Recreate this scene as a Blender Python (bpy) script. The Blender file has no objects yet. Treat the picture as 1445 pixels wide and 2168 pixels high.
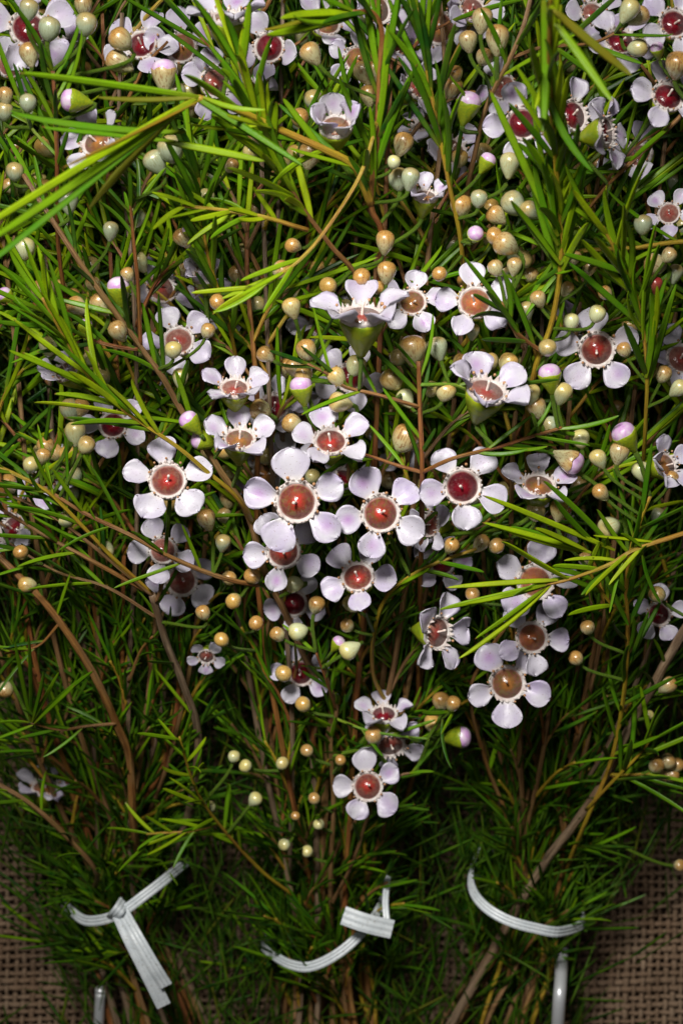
import bpy, math, random
import numpy as np
from mathutils import Vector, Matrix

random.seed(7)
RNG = np.random.default_rng(11)
scene = bpy.context.scene
COL = scene.collection

# ------------------------------------------------------------------ camera, world, light, exposure
CAM_Z = 0.42          # camera height above the burlap (metres)
FOC = 3200.0          # focal length in photograph pixels
cam_data = bpy.data.cameras.new('camera')
cam = bpy.data.objects.new('camera', cam_data)
COL.objects.link(cam)
cam.location = (0, 0, CAM_Z)
cam_data.sensor_fit = 'VERTICAL'
cam_data.sensor_height = 36.0
cam_data.sensor_width = 24.0
cam_data.lens = FOC / 2168.0 * 36.0
cam_data.clip_start = 0.005
cam_data.clip_end = 20.0
cam_data.dof.use_dof = True
cam_data.dof.focus_distance = 0.318
cam_data.dof.aperture_fstop = 17.0
scene.camera = cam

world = bpy.data.worlds.new('World')
scene.world = world
world.use_nodes = True
world.node_tree.nodes['Background'].inputs[0].default_value = (0.85, 0.93, 1.0, 1)
world.node_tree.nodes['Background'].inputs[1].default_value = 0.0015

def area(name, loc, target, size, power, col, spread):
    ld = bpy.data.lights.new(name, 'AREA')
    ld.shape = 'DISK'; ld.size = size; ld.energy = power; ld.color = col; ld.spread = math.radians(spread)
    o = bpy.data.objects.new(name, ld)
    COL.objects.link(o)
    o.location = loc
    o.rotation_euler = (Vector(target) - Vector(loc)).to_track_quat('-Z', 'Y').to_euler()
    return o
area('softbox_lamp', (-0.09, 0.20, 0.46), (0.0, 0.010, 0.095), 0.11, 0.29, (1.0, 0.97, 0.92), 56)
area('ring_lamp', (0.03, 0.03, 0.47), (0.01, 0.015, 0.09), 0.07, 0.012, (1.0, 0.98, 0.96), 60)

scene.view_settings.view_transform = 'Standard'
scene.view_settings.look = 'None'
scene.view_settings.exposure = 0.0
scene.view_settings.gamma = 1.0
scene.cycles.max_bounces = 6
scene.cycles.transparent_max_bounces = 4

# ------------------------------------------------------------------ helpers
ZT = [(-400, .118), (0, .122), (500, .114), (1000, .100), (1300, .084), (1600, .061), (1900, .041), (2168, .032), (2700, .02)]
def ZS(py):
    """height of the top of the pile along the bunches"""
    for (a, za), (b, zb) in zip(ZT, ZT[1:]):
        if py <= b:
            t = max(0.0, (py - a) / (b - a)); return za + (zb - za) * t
    return ZT[-1][1]
def P(px, py, z):
    s = (CAM_Z - z) / FOC
    return Vector(((px - 722.5) * s, (1084.0 - py) * s, z))
def Q(px, py, dz):                       # dz in centimetres above the pile's surface
    return P(px, py, max(0.006, ZS(py) + dz * 0.01))
def m_per_px(z): return (CAM_Z - z) / FOC
def to_px(v):
    s = (CAM_Z - v.z) / FOC
    return v.x / s + 722.5, 1084.0 - v.y / s
def rnd(a, b): return random.uniform(a, b)

def smooth(pts, n=6):
    """Catmull-Rom through the points"""
    if len(pts) < 3:
        a, b = pts[0], pts[-1]
        return [a.lerp(b, i / n) for i in range(n + 1)]
    ext = [pts[0] * 2 - pts[1]] + list(pts) + [pts[-1] * 2 - pts[-2]]
    out = []
    for i in range(1, len(ext) - 2):
        p0, p1, p2, p3 = ext[i - 1:i + 3]
        for k in range(n):
            t = k / n
            out.append(0.5 * ((2 * p1) + (p2 - p0) * t + (2 * p0 - 5 * p1 + 4 * p2 - p3) * t * t + (3 * p1 - p0 - 3 * p2 + p3) * t ** 3))
    out.append(pts[-1].copy())
    return out

def mesh_from(name, verts, faces, smooth_shade=True):
    me = bpy.data.meshes.new(name)
    me.from_pydata([tuple(v) for v in verts], [], faces)
    if smooth_shade:
        me.polygons.foreach_set('use_smooth', [True] * len(me.polygons))
    me.update()
    return me

def tube_mesh(name, path, radii, mat, seg=7, knob=0.0):
    n = len(path)
    verts, faces = [], []
    up = Vector((0.31, 0.17, 0.93))
    vlen = 0.0; vs = []
    for i, p in enumerate(path):
        if i: vlen += (p - path[i - 1]).length
        vs.append(vlen)
        d = (path[min(i + 1, n - 1)] - path[max(i - 1, 0)])
        if d.length < 1e-9: d = Vector((0, 1, 0))
        d.normalize()
        a = d.cross(up)
        if a.length < 1e-4: a = d.cross(Vector((1, 0, 0)))
        a.normalize(); b = d.cross(a)
        r = radii[i]
        for k in range(seg):
            t = 2 * math.pi * k / seg
            rr = r * (1 + knob * rnd(-1, 1))
            verts.append(p + (a * math.cos(t) + b * math.sin(t)) * rr)
    for i in range(n - 1):
        for k in range(seg):
            k2 = (k + 1) % seg
            faces.append((i * seg + k, i * seg + k2, (i + 1) * seg + k2, (i + 1) * seg + k))
    faces.append(tuple(range(seg - 1, -1, -1)))
    faces.append(tuple((n - 1) * seg + k for k in range(seg)))
    me = mesh_from(name, verts, faces)
    uv = me.uv_layers.new(name='bark')
    data = []
    for i in range(n - 1):
        for k in range(seg):
            u0, u1 = k / seg, (k + 1) / seg
            data += [u0, vs[i] * 100, u1, vs[i] * 100, u1, vs[i + 1] * 100, u0, vs[i + 1] * 100]
    data += [0.5, 0.0] * (seg * 2)
    uv.data.foreach_set('uv', data)
    me.materials.append(mat)
    return me

def new_obj(name, data, parent=None, basis=None):
    o = bpy.data.objects.new(name, data)
    COL.objects.link(o)
    if parent is not None: o.parent = parent
    if basis is not None: o.matrix_basis = basis
    return o
def tag(o, label, cat, group=None):
    o['label'] = label; o['category'] = cat
    if group: o['group'] = group
    return o
def frame(z, xhint):
    """rotation whose local Z is z and whose local X is near xhint"""
    z = z.normalized()
    y = z.cross(xhint)
    if y.length < 1e-4: y = z.cross(Vector((0.3, 1, 0.2)))
    y.normalize(); x = y.cross(z)
    return Matrix((x, y, z)).transposed()

# ------------------------------------------------------------------ materials
def mat_new(name):
    m = bpy.data.materials.new(name); m.use_nodes = True
    nt = m.node_tree
    return m, nt, nt.nodes['Principled BSDF'], nt.nodes['Material Output']
def node(nt, t, **kw):
    n = nt.nodes.new(t)
    for k, v in kw.items(): setattr(n, k, v)
    return n
def ramp(nt, fac, stops):
    r = node(nt, 'ShaderNodeValToRGB')
    el = r.color_ramp.elements
    while len(el) < len(stops): el.new(0.5)
    for e, (p, c) in zip(el, stops):
        e.position = p; e.color = (*c, 1)
    nt.links.new(fac, r.inputs[0])
    return r.outputs[0]
def mixc(nt, fac, a, b, mode='MIX'):
    n = node(nt, 'ShaderNodeMix', data_type='RGBA', blend_type=mode)
    for sock, v in ((n.inputs[0], fac), (n.inputs[6], a), (n.inputs[7], b)):
        if isinstance(v, (int, float)): sock.default_value = v
        elif isinstance(v, tuple): sock.default_value = (*v, 1)
        else: nt.links.new(v, sock)
    return n.outputs[2]
def noise(nt, vec, scale, detail=3, dist=0.0):
    n = node(nt, 'ShaderNodeTexNoise')
    n.inputs['Scale'].default_value = scale; n.inputs['Detail'].default_value = detail
    n.inputs['Distortion'].default_value = dist
    if vec is not None: nt.links.new(vec, n.inputs['Vector'])
    return n.outputs[0]
def math_(nt, op, a, b=None, clamp=False):
    n = node(nt, 'ShaderNodeMath', operation=op, use_clamp=clamp)
    for s, v in ((n.inputs[0], a), (n.inputs[1], b)):
        if v is None: continue
        if isinstance(v, (int, float)): s.default_value = v
        else: nt.links.new(v, s)
    return n.outputs[0]
def mapr(nt, v, a, b, c=0.0, d=1.0):
    n = node(nt, 'ShaderNodeMapRange')
    nt.links.new(v, n.inputs[0])
    for i, x in enumerate((a, b, c, d)): n.inputs[i + 1].default_value = x
    return n.outputs[0]
def bump(nt, h, bs, strength, dist):
    b = node(nt, 'ShaderNodeBump')
    b.inputs['Strength'].default_value = strength; b.inputs['Distance'].default_value = dist
    nt.links.new(h, b.inputs['Height']); nt.links.new(b.outputs[0], bs.inputs['Normal'])
def objcoord(nt): return node(nt, 'ShaderNodeTexCoord').outputs['Object']
def mapping(nt, vec, scale):
    m = node(nt, 'ShaderNodeMapping'); m.inputs['Scale'].default_value = scale
    nt.links.new(vec, m.inputs['Vector']); return m.outputs[0]
def offs(nt, vec):
    """shift the pattern from object to object"""
    oi = node(nt, 'ShaderNodeObjectInfo')
    a = node(nt, 'ShaderNodeVectorMath', operation='ADD')
    nt.links.new(vec, a.inputs[0])
    v = node(nt, 'ShaderNodeCombineXYZ')
    r = math_(nt, 'MULTIPLY', oi.outputs['Random'], 37.0)
    for i in range(3): nt.links.new(r, v.inputs[i])
    nt.links.new(v.outputs[0], a.inputs[1])
    return a.outputs[0]
def translucent(nt, bs, out, col, amount):
    t = node(nt, 'ShaderNodeBsdfTranslucent')
    if isinstance(col, tuple): t.inputs[0].default_value = (*col, 1)
    else: nt.links.new(col, t.inputs[0])
    mx = node(nt, 'ShaderNodeMixShader'); mx.inputs[0].default_value = amount
    nt.links.new(bs.outputs[0], mx.inputs[1]); nt.links.new(t.outputs[0], mx.inputs[2])
    nt.links.new(mx.outputs[0], out.inputs[0])

def leaf_mat(name, stops, island=False, tip=True):
    m, nt, bs, out = mat_new(name)
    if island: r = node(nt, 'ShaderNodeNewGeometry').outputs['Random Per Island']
    else: r = node(nt, 'ShaderNodeObjectInfo').outputs['Random']
    c = ramp(nt, r, stops)
    oc = objcoord(nt)
    geo = node(nt, 'ShaderNodeNewGeometry')
    nz = noise(nt, geo.outputs['Position'], 260, 3)
    c = mixc(nt, mapr(nt, nz, .35, .7, 0, .45), c, (.16, .24, .012))
    dots = noise(nt, geo.outputs['Position'], 2600, 2)
    c = mixc(nt, mapr(nt, dots, .62, .72, 0, .35), c, (.05, .09, .01))
    if tip:
        sx = node(nt, 'ShaderNodeSeparateXYZ'); nt.links.new(oc, sx.inputs[0])
        r2 = math_(nt, 'FRACT', math_(nt, 'MULTIPLY', r, 17.3))
        c = mixc(nt, math_(nt, 'MULTIPLY', mapr(nt, sx.outputs[2], .965, .99), math_(nt, 'GREATER_THAN', r2, .55)), c, (.26, .12, .03))
        c = mixc(nt, math_(nt, 'MULTIPLY', mapr(nt, sx.outputs[2], .22, .0), .6), c, (.26, .25, .015))
    nt.links.new(c, bs.inputs['Base Color'])
    bs.inputs['Roughness'].default_value = .38
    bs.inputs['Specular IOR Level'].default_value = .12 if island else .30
    bump(nt, dots, bs, .15, .0003)
    translucent(nt, bs, out, c, .25)
    return m
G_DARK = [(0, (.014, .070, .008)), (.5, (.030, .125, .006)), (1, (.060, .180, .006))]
G_MID = [(0, (.055, .200, .005)), (.5, (.120, .310, .004)), (1, (.210, .390, .005))]
G_LITE = [(0, (.220, .410, .004)), (.5, (.330, .500, .005)), (1, (.420, .540, .008))]
G_BRNZ = [(0, (.16, .16, .012)), (.5, (.24, .20, .012)), (1, (.30, .14, .015))]
LEAF = {'dark': leaf_mat('needle dark', G_DARK), 'mid': leaf_mat('needle mid', G_MID),
        'lite': leaf_mat('needle young', G_LITE), 'bronze': leaf_mat('needle bronze', G_BRNZ)}
LEAF_STUFF = leaf_mat('needle mass', [(0, (.010, .045, .008)), (.55, (.024, .095, .008)), (.9, (.045, .14, .008)), (1, (.15, .12, .02))], island=True, tip=False)  # dark foliage, its greens painted deeper for the shade inside the bunches

def bark_mat(name, a, b, patch, amt):
    m, nt, bs, out = mat_new(name)
    uv = node(nt, 'ShaderNodeTexCoord').outputs['UV']
    v = offs(nt, uv)
    st = noise(nt, mapping(nt, v, (9, 1.1, 1)), 1.0, 5, .3)
    c = mixc(nt, mapr(nt, st, .35, .65), a, b)
    pt = noise(nt, mapping(nt, v, (1.5, .8, 1)), 1.0, 2)
    c = mixc(nt, mapr(nt, pt, .45, .65, 0, amt), c, patch)
    sp = noise(nt, mapping(nt, v, (22, 14, 1)), 1.0, 2)
    c = mixc(nt, mapr(nt, sp, .6, .75, 0, .6), c, (.06, .03, .015))
    nt.links.new(c, bs.inputs['Base Color'])
    bs.inputs['Roughness'].default_value = .5
    bump(nt, st, bs, .9, .0008)
    return m
BARK = {'brown': bark_mat('bark brown', (.13, .060, .022), (.32, .18, .075), (.20, .13, .03), .4),
        'orange': bark_mat('bark orange', (.16, .060, .015), (.32, .155, .04), (.30, .20, .09), .4),
        'grey': bark_mat('bark grey', (.10, .065, .040), (.30, .21, .13), (.17, .095, .045), .5),
        'red': bark_mat('bark red', (.16, .045, .015), (.34, .13, .035), (.27, .17, .02), .35),
        'yellow': bark_mat('bark yellow', (.30, .21, .012), (.44, .31, .018), (.36, .13, .03), .55),
        'green': bark_mat('stalk green', (.085, .21, .010), (.15, .29, .010), (.23, .27, .010), .5)}

def petal_mat():
    m, nt, bs, out = mat_new('petal wax')
    oc = objcoord(nt)
    r = node(nt, 'ShaderNodeObjectInfo').outputs['Random']
    r2 = math_(nt, 'FRACT', math_(nt, 'MULTIPLY', r, 13.7))
    n1 = noise(nt, offs(nt, oc), 2.6, 2)
    c = mixc(nt, math_(nt, 'MULTIPLY', mapr(nt, n1, .35, .7), mapr(nt, r, 0, 1, .15, .75)), (.68, .655, .725), (.52, .42, .67))
    d = node(nt, 'ShaderNodeVectorMath', operation='DISTANCE'); nt.links.new(oc, d.inputs[0]); d.inputs[1].default_value = (.36, .02, .0)
    spot = math_(nt, 'MULTIPLY', mapr(nt, d.outputs['Value'], .20, .02), mapr(nt, r2, .5, 1.0, 0, .75))
    c = mixc(nt, spot, c, (.48, .20, .56))
    sx = node(nt, 'ShaderNodeSeparateXYZ'); nt.links.new(oc, sx.inputs[0])
    c = mixc(nt, mapr(nt, sx.outputs[0], .16, .0), c, (.82, .78, .72))
    sp = noise(nt, offs(nt, oc), 34, 1)
    c = mixc(nt, mapr(nt, sp, .70, .74, 0, .75), c, (.22, .12, .06))
    nt.links.new(c, bs.inputs['Base Color'])
    bs.inputs['Roughness'].default_value = .38
    bs.inputs['Specular IOR Level'].default_value = .45
    vein = noise(nt, mapping(nt, oc, (2, 26, 2)), 1.0, 2)
    hh = math_(nt, 'ADD', math_(nt, 'MULTIPLY', vein, .35), noise(nt, offs(nt, oc), 7, 2))
    bump(nt, hh, bs, .18, .0006)
    translucent(nt, bs, out, c, .22)
    return m
PETAL = petal_mat()

def cup_mat(name, centre, mid, edge, mottle):
    m, nt, bs, out = mat_new(name)
    oc = objcoord(nt)
    v = node(nt, 'ShaderNodeVectorMath', operation='MULTIPLY'); nt.links.new(oc, v.inputs[0]); v.inputs[1].default_value = (1, 1, 0)
    ln = node(nt, 'ShaderNodeVectorMath', operation='LENGTH'); nt.links.new(v.outputs[0], ln.inputs[0])
    nz = noise(nt, offs(nt, oc), 7, 3)
    rr = math_(nt, 'ADD', ln.outputs['Value'], math_(nt, 'MULTIPLY', math_(nt, 'SUBTRACT', nz, .5), .30))
    c = ramp(nt, rr, [(0.04, centre), (.15, mid), (.26, edge)])
    mo = noise(nt, offs(nt, oc), 11, 3, .6)
    c = mixc(nt, math_(nt, 'MULTIPLY', mapr(nt, mo, .48, .62, 0, .75), mapr(nt, ln.outputs['Value'], .08, .2)), c, mottle)
    ed = math_(nt, 'ADD', ln.outputs['Value'], math_(nt, 'MULTIPLY', math_(nt, 'SUBTRACT', nz, .5), .05))
    c = mixc(nt, mapr(nt, ed, .305, .352), c, tuple(.6 * a + .36 * b for a, b in zip(edge, (1.0, .62, .54))))
    sp = noise(nt, offs(nt, oc), 40, 1)
    c = mixc(nt, mapr(nt, sp, .70, .76, 0, .7), c, (.10, .04, .02))
    nt.links.new(c, bs.inputs['Base Color'])
    bs.inputs['Roughness'].default_value = .22
    bs.inputs['Coat Weight'].default_value = .3; bs.inputs['Coat Roughness'].default_value = .04
    bump(nt, noise(nt, offs(nt, oc), 9, 2), bs, .2, .001)
    return m
CUP = {'red': cup_mat('cup red', (.42, .035, .03), (.27, .035, .025), (.15, .035, .028), (.22, .09, .05)),
       'olive': cup_mat('cup red olive', (.46, .04, .03), (.26, .045, .025), (.15, .035, .025), (.16, .10, .025)),
       'crimson': cup_mat('cup crimson', (.20, .008, .016), (.15, .005, .013), (.09, .004, .012), (.12, .01, .012)),
       'tan': cup_mat('cup tan', (.40, .16, .04), (.25, .11, .035), (.20, .075, .04), (.17, .12, .03)),
       'pink': cup_mat('cup pink', (.30, .05, .04), (.26, .065, .05), (.23, .09, .07), (.30, .15, .11)),
       'orange': cup_mat('cup orange', (.52, .16, .05), (.38, .11, .045), (.28, .09, .05), (.30, .16, .05))}

def simple(name, col, rough=.4, spec=.5, bumpy=0, scale=8, var=None, transl=0):
    m, nt, bs, out = mat_new(name)
    oc = objcoord(nt)
    n1 = noise(nt, offs(nt, oc), scale, 3)
    c = mixc(nt, mapr(nt, n1, .35, .65), col, var or tuple(x * .75 for x in col))
    nt.links.new(c, bs.inputs['Base Color'])
    bs.inputs['Roughness'].default_value = rough
    bs.inputs['Specular IOR Level'].default_value = spec
    if bumpy: bump(nt, n1, bs, bumpy, .002)
    if transl: translucent(nt, bs, out, c, transl)
    return m
RIM = simple('fringe white', (.76, .72, .69), .4, .4, .2, 6, (.70, .58, .54), .2)
STYLE = simple('style pale', (.80, .62, .56), .35, .5, 0, 5, (.78, .70, .62))
ANTHER = simple('anther brown', (.36, .16, .07), .5, .4, 0, 30, (.55, .32, .16))
CALYX = simple('calyx green', (.36, .42, .015), .3, .5, .15, 5, (.24, .35, .02), .15)

def bud_mat(name, base, top, streak, z0, z1, k=.7):
    m, nt, bs, out = mat_new(name)
    oc = objcoord(nt)
    v = offs(nt, oc)
    sx = node(nt, 'ShaderNodeSeparateXYZ'); nt.links.new(oc, sx.inputs[0])
    r = node(nt, 'ShaderNodeObjectInfo').outputs['Random']
    n1 = noise(nt, v, 1.7, 4)
    zz = math_(nt, 'ADD', sx.outputs[2], math_(nt, 'ADD', math_(nt, 'MULTIPLY', math_(nt, 'SUBTRACT', n1, .5), 1.3), math_(nt, 'MULTIPLY', math_(nt, 'SUBTRACT', r, .5), .7)))
    c = mixc(nt, mapr(nt, zz, z0, z1), base, top)
    st = noise(nt, mapping(nt, v, (7, 7, .7)), 1.0, 3)
    c = mixc(nt, math_(nt, 'MULTIPLY', mapr(nt, st, .52, .66), k), c, streak)
    hi = noise(nt, v, 11, 2)
    c = mixc(nt, mapr(nt, hi, .58, .75, 0, .4), c, tuple(min(1, x * 1.4 + .1) for x in base))
    nt.links.new(c, bs.inputs['Base Color'])
    bs.inputs['Roughness'].default_value = .24
    bs.inputs['Metallic'].default_value = .05
    bs.inputs['Coat Weight'].default_value = .9; bs.inputs['Coat Roughness'].default_value = .16
    bump(nt, math_(nt, 'ADD', math_(nt, 'MULTIPLY', hi, .5), noise(nt, v, 34, 1)), bs, .14, .0006)
    return m
BUD = {'tan': bud_mat('bud tan', (.54, .50, .27), (.50, .265, .065), (.24, .09, .025), -.45, .8, .8),
       'gold': bud_mat('bud gold', (.60, .54, .26), (.60, .36, .085), (.36, .16, .04), -.4, .85, .65),
       'pale': bud_mat('bud pale', (.54, .57, .32), (.62, .49, .16), (.42, .28, .09), -.3, .9, .5),
       'green': bud_mat('bud green', (.40, .46, .30), (.46, .33, .11), (.23, .22, .09), -.1, .9, .55),
       'cream': bud_mat('bud cream', (.64, .67, .38), (.70, .60, .20), (.52, .42, .15), 0, 1.0, .4),
       'red': bud_mat('bud red', (.42, .10, .06), (.34, .03, .03), (.22, .03, .02), -.5, .5, .4)}
DOME = simple('petal dome', (.80, .68, .78), .32, .5, .1, 1.4, (.66, .34, .70), .15)

def tie_mat():
    m, nt, bs, out = mat_new('ribbon plastic')
    geo = node(nt, 'ShaderNodeNewGeometry')
    n1 = noise(nt, geo.outputs['Position'], 300, 4)
    c = mixc(nt, mapr(nt, n1, .3, .7), (.84, .89, .92), (.70, .76, .80))
    n2 = noise(nt, geo.outputs['Position'], 1800, 2)
    c = mixc(nt, mapr(nt, n2, .62, .70, 0, .6), c, (.25, .22, .16))
    nt.links.new(c, bs.inputs['Base Color'])
    bs.inputs['Roughness'].default_value = .38
    bump(nt, n1, bs, .2, .0004)
    translucent(nt, bs, out, c, .12)
    return m
TIE = tie_mat()
def metal_mat():
    m, nt, bs, out = mat_new('chrome')
    geo = node(nt, 'ShaderNodeNewGeometry')
    n1 = noise(nt, geo.outputs['Position'], 500, 3)
    nt.links.new(mixc(nt, n1, (.86, .88, .90), (.74, .76, .8)), bs.inputs['Base Color'])
    bs.inputs['Metallic'].default_value = .45
    nt.links.new(mapr(nt, n1, .3, .7, .28, .40), bs.inputs['Roughness'])
    return m
CHROME = metal_mat()
def burlap_mat():
    m, nt, bs, out = mat_new('jute thread')
    geo = node(nt, 'ShaderNodeNewGeometry')
    pos = geo.outputs['Position']
    n1 = noise(nt, pos, 900, 4); n2 = noise(nt, pos, 90, 3)
    c = mixc(nt, mapr(nt, n1, .3, .7), (.29, .195, .125), (.15, .095, .058))
    c = mixc(nt, mapr(nt, n2, .35, .7, 0, .5), c, (.40, .30, .21))
    r = geo.outputs['Random Per Island']
    c = mixc(nt, mapr(nt, r, 0, 1, 0, .6), c, (.15, .09, .055))
    nt.links.new(c, bs.inputs['Base Color'])
    bs.inputs['Roughness'].default_value = .9; bs.inputs['Specular IOR Level'].default_value = .1
    bump(nt, n1, bs, .8, .0006)
    return m
JUTE = burlap_mat()
TABLE = simple('table board', (.06, .035, .02), .7, .3, .3, 40)

# ------------------------------------------------------------------ the setting: dark backing and burlap
def grid_sheet(name, x0, x1, y0, y1, z, mat):
    me = mesh_from(name, [(x0, y0, z), (x1, y0, z), (x1, y1, z), (x0, y1, z)], [(0, 1, 2, 3)], False)
    me.materials.append(mat)
    o = new_obj(name, me); o['kind'] = 'structure'; return o
grid_sheet('table_top', -.5, .5, -.6, .5, -.0022, TABLE)  # added dark sheet; its colour stands in for shade in the weave holes

def weave():
    pitch = 17.0 * m_per_px(0.0)
    x0, x1 = -.135, .135
    y0, y1 = -.175, .0
    nx = int((x1 - x0) / pitch); ny = int((y1 - y0) / pitch)
    V, F = [], []
    seg = 5
    def thread(pts, w, h):
        base = len(V)
        n = len(pts)
        for i, (p, d) in enumerate(pts):
            side = Vector((-d.y, d.x, 0))
            ww = w * rnd(.86, 1.14)
            for k in range(seg):
                t = 2 * math.pi * k / seg + .3
                V.append(p + side * math.cos(t) * ww + Vector((0, 0, math.sin(t) * h)))
        for i in range(n - 1):
            for k in range(seg):
                k2 = (k + 1) % seg
                F.append((base + i * seg + k, base + i * seg + k2, base + (i + 1) * seg + k2, base + (i + 1) * seg + k))
    amp = pitch * .2
    def wav(a, b): return .0006 * math.sin(a * 70 + b * 31) + .0005 * math.sin(b * 95 + 1.7)
    for i in range(nx):
        x = x0 + i * pitch + rnd(-.07, .07) * pitch
        w = pitch * rnd(.22, .43)
        ph = rnd(0, 6)
        pts = []
        for j in range(2 * ny + 1):
            y = y0 + j * pitch * .5
            s = math.sin(math.pi * (j * .5 + i) + math.pi / 2) if j % 2 == 0 else 0
            pts.append((Vector((x + wav(y, x) + .05 * pitch * math.sin(y * 300 + ph), y, amp * s)), Vector((0, 1, 0))))
        thread(pts, w, pitch * .16)
    for j in range(ny):
        y = y0 + j * pitch + rnd(-.07, .07) * pitch
        w = pitch * rnd(.22, .45)
        ph = rnd(0, 6)
        pts = []
        for i in range(2 * nx + 1):
            x = x0 + i * pitch * .5
            s = -math.sin(math.pi * (i * .5 + j) + math.pi / 2) if i % 2 == 0 else 0
            pts.append((Vector((x, y + wav(x, y + 3) + .05 * pitch * math.sin(x * 300 + ph), amp * s)), Vector((1, 0, 0))))
        thread(pts, w, pitch * .16)
    me = mesh_from('burlap_cloth', V, F)
    me.materials.append(JUTE)
    o = new_obj('burlap_cloth', me); o['kind'] = 'structure'
weave()

# ------------------------------------------------------------------ shared meshes of leaves, buds and flower parts
def leaf_mesh(i, rings=8, sec=None):
    rr = random.Random(100 + i)
    by = rr.uniform(-1.2, 3.2); bx = rr.uniform(-2.4, 2.4); hook = rr.uniform(-.4, 2.6)
    sec = sec or [(-.5, .06), (-.22, .19), (0, .10), (.22, .19), (.5, .06), (.26, -.2), (-.26, -.2)]
    ts = [0, .06, .16, .32, .5, .68, .82, .92, .97, 1.0]
    wd = [.42, .62, .84, .98, 1.0, .96, .82, .58, .36, .06]
    V, F = [], []
    n = len(sec)
    for t, w in zip(ts, wd):
        ox = bx * t * t; oy = by * (t ** 2.0) + hook * max(0, t - .85) * 7 * max(0, t - .85)
        for (a, b) in sec: V.append((a * w + ox, b * w + oy, t))
    for r in range(len(ts) - 1):
        for k in range(n):
            k2 = (k + 1) % n
            F.append((r * n + k, r * n + k2, (r + 1) * n + k2, (r + 1) * n + k))
    F.append(tuple(range(n - 1, -1, -1)))
    return V, F
LEAFM = {}
for c, mt in LEAF.items():
    LEAFM[c] = []
    for i in range(10):
        V, F = leaf_mesh(i)
        me = mesh_from('leaf', V, F); me.materials.append(mt); LEAFM[c].append(me)

def lathe(name, prof, seg, mat, mod=None):
    V, F = [], []
    for j, (r, z) in enumerate(prof):
        for k in range(seg):
            a = 2 * math.pi * k / seg
            rr, zz = (r, z) if mod is None else mod(r, z, a)
            V.append((rr * math.cos(a), rr * math.sin(a), zz))
    for j in range(len(prof) - 1):
        for k in range(seg):
            k2 = (k + 1) % seg
            F.append((j * seg + k, j * seg + k2, (j + 1) * seg + k2, (j + 1) * seg + k))
    F.append(tuple(range(seg - 1, -1, -1)))
    F.append(tuple((len(prof) - 1) * seg + k for k in range(seg)))
    me = mesh_from(name, V, F); me.materials.append(mat); return me

PEAR = [(.17, -1.45), (.30, -1.28), (.52, -1.0), (.74, -.66), (.92, -.26), (1.0, .12), (.97, .42), (.84, .68), (.62, .87), (.36, .98), (.12, 1.03)]
ROUND = [(.18, -1.18), (.36, -1.05), (.62, -.82), (.85, -.50), (.98, -.12), (1.0, .22), (.92, .54), (.74, .78), (.50, .92), (.24, .99), (.07, 1.04)]
def bud_mod(sd):
    rr = random.Random(sd)
    ph = rr.uniform(0, 6); sk = rr.uniform(-.07, .07); sq = rr.uniform(.94, 1.05)
    def f(r, z, a):
        seam = abs(math.sin(2.5 * (a + ph) + .6 * z))
        k = 1 - .045 * (1 - min(1, seam * 4)) * max(0, min(1, z + .3))
        return r * k * (1 + .03 * math.sin(a * 2 + ph)), z * sq + sk * r * math.cos(a + ph)
    return f
BUDM = {}
for c, mt in BUD.items():
    BUDM[c] = [lathe('bud', (PEAR if i % 2 == 0 else ROUND), 22, mt, bud_mod(i * 7 + 3)) for i in range(4)]
# opening bud: a green calyx cup with a dome of folded petals
CUPPROF = [(.16, -1.7), (.26, -1.5), (.44, -1.2), (.66, -.82), (.86, -.42), (.97, -.08), (1.02, .12), (.99, .18), (.92, .10)]
CALYXM = lathe('bud', CUPPROF, 22, CALYX, lambda r, z, a: (r, z + (.10 * abs(math.sin(2.5 * a)) if z > 0 else 0)))
CALYXT = lathe('bud', CUPPROF, 22, BUD['tan'], lambda r, z, a: (r, z + (.22 * abs(math.sin(2.5 * a)) if z > 0 else 0)))
def dome_mod(r, z, a):
    k = abs(math.sin(2.5 * a + 1.5 * z))
    return r * (.94 + .06 * min(1, k * 3)), z
DOMEM = lathe('petal_dome', [(.90, -.05), (.95, .15), (.95, .38), (.87, .62), (.70, .82), (.48, .95), (.24, 1.02), (.05, 1.03)], 30, DOME, dome_mod)

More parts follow.
